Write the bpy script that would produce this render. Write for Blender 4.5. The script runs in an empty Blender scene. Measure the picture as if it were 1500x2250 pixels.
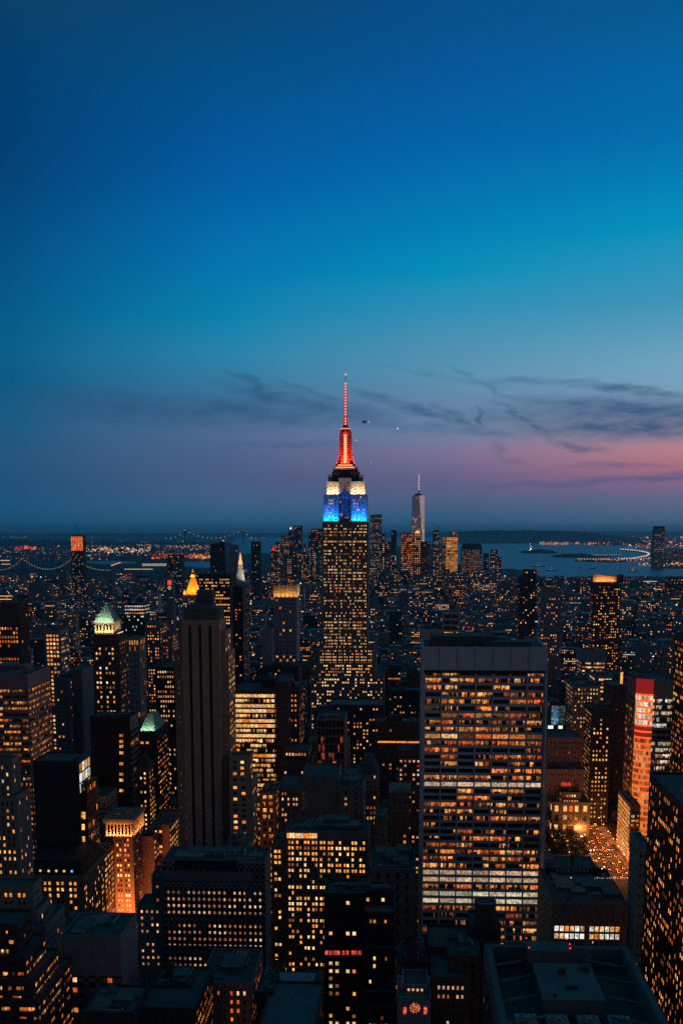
import bpy, math, random
from mathutils import Vector
rnd = random.Random(11)
R = math.radians
C = bpy.context.scene.collection
sc = bpy.context.scene

# ------------------------------------------------------------------ camera
FPX, CU, CV, PITCH, YAW, CAMZ = 2510.0, 750.0, 1588.0, R(9.5), R(3.0), 265.0
cam = bpy.data.cameras.new("camera"); co = bpy.data.objects.new("camera", cam); C.objects.link(co)
co.location = (0, 0, CAMZ); co.rotation_euler = (R(90) - PITCH, 0, YAW)
cam.sensor_fit = 'VERTICAL'; cam.sensor_height = 36.0; cam.lens = FPX / 2250 * 36
cam.shift_y = (CV - 1125) / 2250; cam.clip_start = 1; cam.clip_end = 200000
sc.camera = co
RV = Vector((math.cos(YAW), math.sin(YAW), 0)); FH = Vector((-math.sin(YAW), math.cos(YAW), 0)); ZV = Vector((0, 0, 1))
FW = FH * math.cos(PITCH) - ZV * math.sin(PITCH); UV = FH * math.sin(PITCH) + ZV * math.cos(PITCH)
def ray(u, v): return FW + RV * ((u - CU) / FPX) + UV * ((CV - v) / FPX)
def at(u, v, Y):
    d = ray(u, v); p = d * (Y / d.y); return p.x, Y, p.z + CAMZ
def gnd(u, v, z=0.0):
    d = ray(u, v); t = (z - CAMZ) / d.z; return d.x * t, d.y * t
def proj(x, y, z):
    p = Vector((x, y, z - CAMZ)); w = p.dot(FW); return CU + FPX * p.dot(RV) / w, CV - FPX * p.dot(UV) / w
def angs(u, v):
    d = ray(u, v).normalized(); return math.degrees(math.atan2(d.x, d.y)), math.degrees(math.asin(d.z))

# ------------------------------------------------------------------ world / light
sc.view_settings.view_transform = 'Standard'; sc.view_settings.look = 'None'
sc.view_settings.exposure = 0; sc.view_settings.gamma = 1
def lin(h):
    h = h.lstrip('#'); o = []
    for i in (0, 2, 4):
        c = int(h[i:i+2], 16) / 255; o.append(c / 12.92 if c <= .04045 else ((c + .055) / 1.055) ** 2.4)
    return o
W = bpy.data.worlds.new("World"); sc.world = W; W.use_nodes = True
nt = W.node_tree; N = nt.nodes; L = nt.links; N.clear()
def wn(t, **k):
    n = N.new(t)
    for a, b in k.items(): setattr(n, a, b)
    return n
def wmath(op, a, b=None, clamp=False):
    n = N.new('ShaderNodeMath'); n.operation = op; n.use_clamp = clamp
    for i, s in enumerate((a, b)):
        if s is None: continue
        if isinstance(s, (int, float)): n.inputs[i].default_value = s
        else: L.new(s, n.inputs[i])
    return n.outputs[0]
tc = wn('ShaderNodeTexCoord'); sx = wn('ShaderNodeSeparateXYZ'); L.new(tc.outputs['Generated'], sx.inputs[0])
EL = wmath('MULTIPLY', wmath('ARCSINE', sx.outputs[2]), 57.29578)
AZ = wmath('MULTIPLY', wmath('ARCTAN2', sx.outputs[0], sx.outputs[1]), 57.29578)
SKY = {30: "0:0b4068 150:043f6e 300:033f70 400:044376 550:055083 700:065b8b 780:0a6088 850:0a5a85 920:1a5c84 1000:28587f 1060:24547c 1120:1f5880 1165:1c5880",
       510: "0:0a4674 150:055086 300:04569a 400:035ea2 500:036cab 600:0577b0 700:0a84ae 780:2a84ab 850:38789f 900:466f96 950:526c92 1000:50658b 1050:4c6085 1100:446488 1140:336388 1165:2a6086",
       980: "0:09508a 150:075698 300:0463a6 400:0470ae 500:037fb5 600:058fb9 680:3090b8 750:4c92b3 820:5c93b2 880:6688a8 940:6f86a6 1000:7c7297 1050:68638b 1090:5a6488 1130:3f6486 1165:336384",
       1470: "0:08588f 150:0565a2 300:046eac 400:0481b5 500:0691bc 580:2a94bc 660:3f95b8 740:5e9fbd 800:72a5bf 850:7aa2bd 900:8090ac 960:a6889a 990:bb8089 1030:aa7085 1060:8a6a8c 1090:6a6a8c 1130:556b8c 1165:48688a"}
cur = None; lastaz = None
t_el = wmath('DIVIDE', EL, 30.0, True)
for u, tab in sorted(SKY.items()):
    r = wn('ShaderNodeValToRGB'); L.new(t_el, r.inputs[0]); cr = r.color_ramp; cr.interpolation = 'B_SPLINE' if False else 'EASE'
    cr.interpolation = 'LINEAR'
    st = sorted((max(0, angs(u, int(a))[1] / 30), lin(h)) for a, h in (x.split(':') for x in tab.split()))
    cr.elements[0].position = st[0][0]; cr.elements[0].color = (*st[0][1], 1)
    cr.elements[1].position = 1.0; cr.elements[1].color = (.006, .10, .165, 1)
    for p, c in st[1:]:
        e = cr.elements.new(p); e.color = (*c, 1)
    az = angs(u, 900)[0]
    if cur is None: cur = r.outputs[0]
    else:
        f = wn('ShaderNodeMapRange'); f.interpolation_type = 'SMOOTHSTEP' if False else 'LINEAR'
        f.inputs[1].default_value = lastaz; f.inputs[2].default_value = az; L.new(AZ, f.inputs[0])
        m = wn('ShaderNodeMix', data_type='RGBA'); L.new(f.outputs[0], m.inputs[0]); L.new(cur, m.inputs[6]); L.new(r.outputs[0], m.inputs[7]); cur = m.outputs[2]
    lastaz = az
# clouds: streaks laid out in sky directions (azimuth, elevation), torn by noise
cv = wn('ShaderNodeCombineXYZ'); L.new(AZ, cv.inputs[0]); L.new(EL, cv.inputs[1])
nz = wn('ShaderNodeTexNoise'); nz.inputs['Scale'].default_value = .9; nz.inputs['Detail'].default_value = 8; nz.inputs['Roughness'].default_value = .68
mp = wn('ShaderNodeMapping'); mp.inputs['Scale'].default_value = (.45, 1.6, 1); mp.inputs['Rotation'].default_value = (0, 0, R(10)); L.new(cv.outputs[0], mp.inputs[0]); L.new(mp.outputs[0], nz.inputs['Vector'])
vs = wn('ShaderNodeVectorMath', operation='SUBTRACT'); L.new(nz.outputs['Color'], vs.inputs[0]); vs.inputs[1].default_value = (.5, .5, .5)
vm = wn('ShaderNodeVectorMath', operation='MULTIPLY'); L.new(vs.outputs[0], vm.inputs[0]); vm.inputs[1].default_value = (2.1, 1.0, 0)
va = wn('ShaderNodeVectorMath', operation='ADD'); L.new(cv.outputs[0], va.inputs[0]); L.new(vm.outputs[0], va.inputs[1])
STREAK = [(562, 850, 75, 13, 32, .8), (640, 880, 190, 24, 12, .8), (735, 905, 190, 28, 8, .75), (330, 900, 330, 38, 2, .75), (930, 905, 120, 13, 14, .7),
          (1000, 915, 70, 14, 25, .8), (1055, 918, 34, 12, 55, .8), (1020, 945, 170, 14, 7, .6), (1150, 922, 95, 12, 33, .85), (1400, 860, 190, 13, 8, .8),
          (1400, 900, 330, 34, 3, .9), (1420, 938, 360, 36, 2, .95), (1230, 925, 260, 28, 4, .6), (1240, 935, 60, 12, 35, .6), (1270, 980, 70, 11, 8, .7), (1370, 1022, 130, 8, 1, .55),
          (1420, 1050, 230, 12, -3, .6), (1098, 988, 35, 16, 50, .4), (650, 978, 170, 9, 0, .35), (1085, 855, 130, 7, 28, .45), (1220, 843, 230, 12, 4, .45),
          (850, 885, 110, 12, 20, .5), (1115, 1012, 40, 8, 10, .4), (1200, 1062, 240, 9, -1, .35), (430, 930, 300, 16, 3, .3), (1000, 830, 200, 9, 10, .25), (560, 905, 260, 34, 5, .75), (230, 880, 260, 26, 3, .55), (860, 935, 240, 18, 4, .45), (1330, 915, 300, 46, 3, .6), (700, 868, 120, 8, 16, .5)]
ppd = FPX * math.pi / 180 * 1.02
cm = None
for (u, v, ln, th, an, s) in STREAK:
    a, e = angs(u, v)
    q = wn('ShaderNodeMapping', vector_type='TEXTURE'); q.inputs['Location'].default_value = (a, e, 0)
    q.inputs['Rotation'].default_value = (0, 0, R(-an)); q.inputs['Scale'].default_value = (ln / ppd, th / ppd, 1); L.new(va.outputs[0], q.inputs[0])
    ln_ = wn('ShaderNodeVectorMath', operation='LENGTH'); L.new(q.outputs[0], ln_.inputs[0])
    f = wn('ShaderNodeMapRange', interpolation_type='SMOOTHSTEP'); f.inputs[1].default_value = 1.25; f.inputs[2].default_value = .15
    f.inputs[3].default_value = 0; f.inputs[4].default_value = s; L.new(ln_.outputs['Value'], f.inputs[0])
    cm = f.outputs[0] if cm is None else wmath('MAXIMUM', cm, f.outputs[0])
nz2 = wn('ShaderNodeTexNoise'); nz2.inputs['Scale'].default_value = 1.1; nz2.inputs['Detail'].default_value = 10; nz2.inputs['Roughness'].default_value = .62; L.new(mp.outputs[0], nz2.inputs['Vector'])
f2 = wn('ShaderNodeMapRange'); f2.inputs[1].default_value = .36; f2.inputs[2].default_value = .6; f2.inputs[3].default_value = .45; f2.inputs[4].default_value = 1; L.new(nz2.outputs[0], f2.inputs[0])
cm = wmath('MULTIPLY', cm, f2.outputs[0])
mc = wn('ShaderNodeMix', data_type='RGBA'); L.new(wmath('MULTIPLY', cm, .95), mc.inputs[0]); L.new(cur, mc.inputs[6]); mc.inputs[7].default_value = (*lin('2e557b'), 1)
# the side of the sky away from the sunset is darker
gz = wn('ShaderNodeMapRange', interpolation_type='SMOOTHSTEP'); gz.inputs[1].default_value = 22; gz.inputs[2].default_value = 75; L.new(AZ, gz.inputs[0])
ge = wn('ShaderNodeMapRange', interpolation_type='SMOOTHSTEP'); ge.inputs[1].default_value = 24; ge.inputs[2].default_value = 1; L.new(EL, ge.inputs[0])
mw = wn('ShaderNodeMix', data_type='RGBA'); L.new(wmath('MULTIPLY', wmath('MULTIPLY', gz.outputs[0], ge.outputs[0]), .75), mw.inputs[0]); L.new(mc.outputs[2], mw.inputs[6]); mw.inputs[7].default_value = (.62, .34, .30, 1); mc = mw
fn = wn('ShaderNodeMapRange', interpolation_type='SMOOTHSTEP'); fn.inputs[1].default_value = -.55; fn.inputs[2].default_value = .75; fn.inputs[3].default_value = .42; fn.inputs[4].default_value = 1; L.new(sx.outputs[1], fn.inputs[0])
fw_ = wn('ShaderNodeMapRange', interpolation_type='SMOOTHSTEP'); fw_.inputs[1].default_value = 26; fw_.inputs[2].default_value = 0; L.new(EL, fw_.inputs[0])
fb = wn('ShaderNodeMapRange', interpolation_type='SMOOTHSTEP'); fb.inputs[1].default_value = .2; fb.inputs[2].default_value = -.5; L.new(sx.outputs[1], fb.inputs[0])
mg = wn('ShaderNodeMix', data_type='RGBA'); L.new(wmath('MULTIPLY', fw_.outputs[0], fb.outputs[0]), mg.inputs[0]); L.new(mc.outputs[2], mg.inputs[6]); mg.inputs[7].default_value = (.15, .12, .125, 1)
vv = wn('ShaderNodeVectorMath', operation='SCALE'); L.new(mg.outputs[2], vv.inputs[0]); L.new(fn.outputs[0], vv.inputs['Scale'])
bg = wn('ShaderNodeBackground'); L.new(vv.outputs[0], bg.inputs[0]); bg.inputs[1].default_value = 1.0
wo = wn('ShaderNodeOutputWorld'); L.new(bg.outputs[0], wo.inputs[0])
# last light from below the western horizon, to the right
sl = bpy.data.lights.new("sun", 'SUN'); so = bpy.data.objects.new("sun", sl); C.objects.link(so)
sl.energy = .10; sl.angle = R(30); sl.color = (1, .72, .78); so.rotation_euler = (R(78), 0, R(62))
cy = sc.cycles
cy.max_bounces = 5; cy.diffuse_bounces = 2; cy.glossy_bounces = 2; cy.volume_bounces = 0; cy.transparent_max_bounces = 4
cy.use_denoising = False; cy.use_adaptive_sampling = False; cy.use_light_tree = True; cy.sample_clamp_indirect = 3

# ------------------------------------------------------------------ materials
def mat(name, col, rough=.85, var=.35, scale=.08, metal=0, spec=.3, fine=.6):
    m = bpy.data.materials.new(name); m.use_nodes = True; t = m.node_tree; b = t.nodes['Principled BSDF']
    b.inputs['Roughness'].default_value = rough; b.inputs['Metallic'].default_value = metal; b.inputs['Specular IOR Level'].default_value = spec
    g = t.nodes.new('ShaderNodeNewGeometry'); n = t.nodes.new('ShaderNodeTexNoise'); n.inputs['Scale'].default_value = scale; n.inputs['Detail'].default_value = 6
    n.inputs['Roughness'].default_value = .65; t.links.new(g.outputs['Position'], n.inputs['Vector'])
    n2 = t.nodes.new('ShaderNodeTexNoise'); n2.inputs['Scale'].default_value = fine; n2.inputs['Detail'].default_value = 3; t.links.new(g.outputs['Position'], n2.inputs['Vector'])
    ad = t.nodes.new('ShaderNodeMath'); ad.operation = 'ADD'; t.links.new(n.outputs[0], ad.inputs[0]); t.links.new(n2.outputs[0], ad.inputs[1])
    r = t.nodes.new('ShaderNodeMapRange'); r.inputs[1].default_value = .6; r.inputs[2].default_value = 1.4; r.inputs[3].default_value = 1 - var; r.inputs[4].default_value = 1 + var
    t.links.new(ad.outputs[0], r.inputs[0])
    s = t.nodes.new('ShaderNodeVectorMath'); s.operation = 'SCALE'; s.inputs[0].default_value = col; t.links.new(r.outputs[0], s.inputs['Scale']); t.links.new(s.outputs[0], b.inputs['Base Color'])
    return m
def emis(name, col=None, gain=1.0, interior=False):
    m = bpy.data.materials.new(name); m.use_nodes = True; t = m.node_tree; t.nodes.clear()
    o = t.nodes.new('ShaderNodeOutputMaterial'); e = t.nodes.new('ShaderNodeEmission'); t.links.new(e.outputs[0], o.inputs[0])
    if col: e.inputs[0].default_value = (*col, 1)
    else:
        a = t.nodes.new('ShaderNodeAttribute'); a.attribute_name = 'lit'; t.links.new(a.outputs['Color'], e.inputs[0])
    e.inputs[1].default_value = gain
    if interior:                      # uneven room light and furniture, painted into the glow as noise
        g = t.nodes.new('ShaderNodeNewGeometry'); n = t.nodes.new('ShaderNodeTexNoise'); n.inputs['Scale'].default_value = .8; n.inputs['Detail'].default_value = 4; n.inputs['Roughness'].default_value = .75
        t.links.new(g.outputs['Position'], n.inputs['Vector'])
        r = t.nodes.new('ShaderNodeMapRange'); r.inputs[1].default_value = .38; r.inputs[2].default_value = .62; r.inputs[3].default_value = .28 * gain; r.inputs[4].default_value = 1.55 * gain
        t.links.new(n.outputs[0], r.inputs[0]); t.links.new(r.outputs[0], e.inputs[1])
    m.cycles.emission_sampling = 'NONE'
    return m
M = dict(
    glass=mat('dark_glass', (.012, .014, .018), .22, .2, spec=.5), glassb=mat('blue_glass', (.02, .035, .05), .12, .2, spec=.9),
    brown=mat('brown_stone', (.25, .175, .135)), brick=mat('dark_brick', (.085, .05, .038)), grey=mat('grey_concrete', (.17, .165, .17)), red=mat('red_brick', (.13, .06, .04)),
    dark=mat('dark_cladding', (.035, .033, .036)), black=mat('black_cladding', (.010, .010, .011), .6), pale=mat('pale_limestone', (.36, .33, .29)), trav=mat('white_travertine', (.42, .46, .52), .7, .18),
    lime=mat('weathered_limestone', (.19, .175, .165)), pinkg=mat('pink_granite', (.24, .17, .16)), roof=mat('tar_roof', (.06, .066, .07), .8, .45, .12, fine=.9), roofl=mat('pale_roof', (.10, .115, .12), .8, .4, .12, fine=.8),
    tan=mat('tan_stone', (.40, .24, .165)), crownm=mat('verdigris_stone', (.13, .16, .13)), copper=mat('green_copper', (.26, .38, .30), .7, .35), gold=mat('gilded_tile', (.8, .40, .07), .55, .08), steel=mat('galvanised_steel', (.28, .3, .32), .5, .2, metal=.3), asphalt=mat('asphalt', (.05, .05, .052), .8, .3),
    ground=mat('city_ground', (.02, .02, .022), .95, .5, .01), leaf=mat('foliage', (.05, .055, .02), .9, .5, .3), bark=mat('bark', (.06, .045, .03)), wood=mat('tank_wood', (.08, .05, .03)),
    hill=mat('far_woodland', (.012, .02, .022), 1, .3, .001), bluegl=mat('blue_grey_cladding', (.17, .22, .28), .5), orange=mat('orange_netting', (.45, .11, .04)), white=mat('white_paint', (.8, .8, .8), .6, .1), far=mat('far_masonry', (.13, .14, .15), .95, .5, .02),
    lit=emis('lit_window', None, 1.0, True), lamp=emis('lamp_glow', None, 1.0), )

# ------------------------------------------------------------------ mesh builder
class MB:
    def __init__(s): s.v = []; s.f = []; s.c = []; s.m = []
    def add(s, vs, fs, col=(0, 0, 0), mi=0):
        k = len(s.v); s.v += vs
        for f in fs: s.f.append([i + k for i in f]); s.c.append(col); s.m.append(mi)
    def box(s, x0, y0, z0, x1, y1, z1, col=(0, 0, 0), mi=0):
        s.add([(x0, y0, z0), (x1, y0, z0), (x1, y1, z0), (x0, y1, z0), (x0, y0, z1), (x1, y0, z1), (x1, y1, z1), (x0, y1, z1)],
              [(0, 3, 2, 1), (4, 5, 6, 7), (0, 1, 5, 4), (1, 2, 6, 5), (2, 3, 7, 6), (3, 0, 4, 7)], col, mi)
    def obox(s, o, t, n, a0, a1, z0, z1, n0, n1, col=(0, 0, 0), mi=0):
        P = lambda a, q, z: (o[0] + t[0] * a + n[0] * q, o[1] + t[1] * a + n[1] * q, z)
        s.add([P(a0, n1, z0), P(a1, n1, z0), P(a1, n0, z0), P(a0, n0, z0), P(a0, n1, z1), P(a1, n1, z1), P(a1, n0, z1), P(a0, n0, z1)],
              [(0, 3, 2, 1), (4, 5, 6, 7), (0, 1, 5, 4), (1, 2, 6, 5), (2, 3, 7, 6), (3, 0, 4, 7)], col, mi)
    def loft(s, cx, cy, prof, n=8, rot=.5, sq=1.0, mi=0, col=(0, 0, 0)):      # prof: (z, radius)
        vs = []
        for z, r in prof:
            for i in range(n):
                a = (i + rot) / n * 2 * math.pi; vs.append((cx + r * math.cos(a), cy + r * sq * math.sin(a), z))
        fs = [(j * n + i, j * n + (i + 1) % n, (j + 1) * n + (i + 1) % n, (j + 1) * n + i) for j in range(len(prof) - 1) for i in range(n)]
        fs += [tuple(range(n))[::-1], tuple((len(prof) - 1) * n + i for i in range(n))]
        s.add(vs, fs, col, mi)
    def hip(s, x0, y0, x1, y1, z0, z1, k=0.0, mi=0):                # pyramid / truncated roof; k = share of the plan left at the top
        cx, cyy = (x0 + x1) / 2, (y0 + y1) / 2; a, b = (x1 - x0) / 2 * max(k, .02), (y1 - y0) / 2 * max(k, .02)
        s.add([(x0, y0, z0), (x1, y0, z0), (x1, y1, z0), (x0, y1, z0), (cx - a, cyy - b, z1), (cx + a, cyy - b, z1), (cx + a, cyy + b, z1), (cx - a, cyy + b, z1)],
              [(0, 3, 2, 1), (4, 5, 6, 7), (0, 1, 5, 4), (1, 2, 6, 5), (2, 3, 7, 6), (3, 0, 4, 7)], mi=mi)
    def beam(s, p, q, r, mi=0, col=(0, 0, 0)):
        p, q = Vector(p), Vector(q); d = (q - p).normalized(); a = d.cross(Vector((0, 0, 1)));
        if a.length < .01: a = d.cross(Vector((1, 0, 0)))
        a.normalize(); b = d.cross(a); a *= r; b *= r
        vs = [tuple(x) for c in (p, q) for x in (c - a - b, c + a - b, c + a + b, c - a + b)]
        s.add(vs, [(0, 3, 2, 1), (4, 5, 6, 7), (0, 1, 5, 4), (1, 2, 6, 5), (2, 3, 7, 6), (3, 0, 4, 7)], col, mi)
    def build(s, name, mats, parent=None, off=(0, 0, 0), warp=None):
        if not s.f: return None
        vs = [warp(v) for v in s.v] if warp else s.v
        me = bpy.data.meshes.new(name); me.from_pydata([(x - off[0], y - off[1], z - off[2]) for x, y, z in vs], [], s.f)
        if not isinstance(mats, (list, tuple)): mats = [mats]
        for m in mats: me.materials.append(m)
        if len(mats) > 1: me.polygons.foreach_set('material_index', s.m)
        if any(m in (M['lit'], M['lamp']) for m in mats):
            a = me.attributes.new('lit', 'FLOAT_COLOR', 'FACE'); a.data.foreach_set('color', [k for c in s.c for k in (*c, 1.0)])
        o = bpy.data.objects.new(name, me); C.objects.link(o)
        if parent: o.parent = parent
        return o
def tag(o, label, cat=None, group=None, kind=None):
    if label: o['label'] = label
    if cat: o['category'] = cat
    if group: o['group'] = group
    if kind: o['kind'] = kind
    return o
def empty(name, loc, label, cat, group=None):
    o = bpy.data.objects.new(name, None); C.objects.link(o); o.location = loc; o.empty_display_size = 5
    return tag(o, label, cat, group)

# ------------------------------------------------------------------ window light palettes
AM, OR, YE, PA, WH, RE, DI = (1, .27, .04), (1, .15, .02), (1, .40, .08), (1, .56, .23), (.95, .92, .8), (.9, .06, .02), (.30, .10, .03)
PAL = dict(
    amber=[(5, AM, .35, 1.2), (3, OR, .25, .9), (2, YE, .5, 1.3), (.5, PA, .5, 1.1), (2, DI, .3, 1)],
    warm=[(4, YE, .5, 1.3), (3, AM, .5, 1.2), (2, PA, .6, 1.4), (1, DI, .5, 1)],
    pale=[(5, PA, .45, 1.1), (2, YE, .4, 1.1), (1, AM, .4, 1), (.15, WH, .4, .9), (1.5, DI, .5, 1)],
    blaze=[(5, PA, .8, 1.3), (4, (1, .52, .17), .8, 1.4), (2, AM, .7, 1.2)],
    cool=[(2, PA, .3, .8), (2, WH, .3, .8), (2, AM, .3, .8), (1, DI, .5, 1)],
    white=[(5, WH, .5, 1.2), (2, PA, .5, 1.3), (1, AM, .4, 1)],
    red=[(5, (.75, .07, .02), .15, .6), (2, OR, .2, .7), (1, AM, .3, .7)],
    bright=[(5, YE, .8, 1.6), (3, AM, .8, 1.5), (3, PA, .8, 1.6), (.5, OR, .6, 1)],
    hotel=[(5, (1, .46, .2), .25, .95), (2, (1, .62, .35), .4, 1.1), (1.2, (.8, .2, .08), .2, .6), (1.5, DI, .5, 1)],
    rose=[(3, (.9, .42, .25), .3, .9), (2, PA, .3, .9), (1, RE, .2, .6), (1, DI, .5, 1)])
def pick(pal, r, gain=1.0):
    T = PAL[pal]; q = r.random() * sum(t[0] for t in T)
    for w, c, lo, hi in T:
        q -= w
        if q <= 0: break
    g = r.uniform(lo, hi) * gain
    return tuple(x * g for x in c)
def S(**k):
    d = dict(fh=3.6, cw=3.2, fw=.5, fz=.55, pw=.4, sp=.34, top=3, bot=0, edge=1.2, lit=.4, pal='amber', gain=1, sub=1, rowvar=.5, grp=None, zmax=None, seg=False, on=1, stripe=None, rows=None)
    d.update(k)
    if d['sub'] == 1 and d['fw'] < .8: d['fw'] *= .84; d['fz'] *= .86; d['gain'] *= 1.25
    return d
def facade(b, o, t, n, Wd, z0, z1, st, r, inset=.06):
    pw, sp = st['pw'], st['sp']; w = b.wall; zt = z1 - st['top']
    w.obox(o, t, n, -pw * .97, Wd + pw * .97, zt, z1 - .003, 0, pw + .05)
    if not st['on']:
        w.obox(o, t, n, -pw * .97, Wd + pw * .97, z0, zt, 0, pw); return
    e = st['edge']; zb = z0 + st['bot']; fh = st['fh']; nr = max(1, int((zt - zb) / fh)); cols = []
    if st['grp']:
        unit = sum(st['grp']) ; per = len(st['grp']); k = max(1, round((Wd - 2 * e) / (unit * st['cw']))); sc_ = (Wd - 2 * e) / (k * unit)
        a = e
        for _ in range(k):
            for g in st['grp']:
                c = g * sc_; 
                if g > 0 and g >= .95: ww = sc_ * st['fw']; cols.append((a + (c - ww) / 2, a + (c + ww) / 2))
                a += c
    else:
        k = max(1, round((Wd - 2 * e) / st['cw'])); p = (Wd - 2 * e) / k
        cols = [(e + p * (i + .5 - st['fw'] / 2), e + p * (i + .5 + st['fw'] / 2)) for i in range(k)]
    zz = [zt - fh * i for i in range(nr + 1)]
    prev = -pw * .97
    for c0, c1 in cols + [(Wd + pw * .97, None)]:
        if st['seg']:
            for i in range(nr): w.obox(o, t, n, prev, c0, zz[i + 1], zz[i], 0, pw); (b.core.obox(o, t, n, 0, Wd, zz[i + 1], zz[i], -.6, 0) if c1 is None else 0)
        else: w.obox(o, t, n, prev, c0, z0, zt, 0, pw)
        prev = c1
    if zz[-1] > z0 + .1: w.obox(o, t, n, .02, Wd - .02, z0, zz[-1], 0, sp)
    nq = (1 - st['fz']) * fh
    for i in range(nr):
        w.obox(o, t, n, .02, Wd - .02, zz[i + 1], zz[i + 1] + nq * .62, 0, sp); w.obox(o, t, n, .02, Wd - .02, zz[i] - nq * .38, zz[i], 0, sp)
    for i in range(nr):
        rf = 1 if st['rowvar'] == 0 else max(0, r.gauss(1, st['rowvar']))
        if st['rows']:
            rf = st['rows'][i] if i < len(st['rows']) else st['rows'][-1]
        wa, wb = zz[i + 1] + nq * .62, zz[i] - nq * .38
        if wb < b.zcut: continue
        run = None; lastc = None
        for c0, c1 in cols:
            if st['sub'] > 1:
                if r.random() > min(1, st['lit'] * rf * 1.35): continue
                qs = []; base = pick(st['pal'], r, st['gain']); m = (c1 - c0) / st['sub']
                if 7 <= rf < 9:
                    kk = r.uniform(.4, 1.05) * st['gain']; base = tuple(q * kk for q in ((.80, .52, .33) if rf >= 8 else (.72, .62, .40)))
                if rf >= 5:
                    for j in range(st['sub']): k = r.uniform(.8, 1.05); qs.append((c0 + m * j + .04, c0 + m * (j + 1) - .04, tuple(x * k for x in base)))
                else:
                    dens = r.choice((.3, .55, .8, 1)); a = c0
                    while a < c1 - .15:                      # rooms of unequal width; ceiling light and dim furniture painted as pane colours
                        w_ = min(m * r.choice((.3, .5, .7, 1, 1, 1.6, 2.4)), c1 - a)
                        if r.random() < dens:
                            cc = base if r.random() < .6 else pick(st['pal'], r, st['gain']); k = r.uniform(.3, 1.45); zq = r.uniform(0, .55); lo = r.choice((0, .25, .5, .8))
                            qs.append((a + .03, a + w_ - .03, tuple(x * k for x in cc), zq, 1.0))
                            if lo and zq > .05:
                                h_ = a + w_ * r.uniform(.4, 1); qs.append((a + .03, h_, tuple(x * k * lo * q for x, q in zip(cc, (1, .75, .6))), 0.0, zq))
                        a += w_
                if qs: b.win.append((o, t, n, qs, wa, wb, inset))
            elif r.random() < st['lit'] * rf:
                cc = lastc if (lastc and r.random() < .55) else pick(st['pal'], r, st['gain']); lastc = cc
                b.win.append((o, t, n, [(c0, c1, cc)], wa, wb, inset))
            else: lastc = None
OCC = []      # occupied footprints and what must stay visible: (x0,y0,x1,y1,u0,u1,vb,d)
HERO = []
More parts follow.
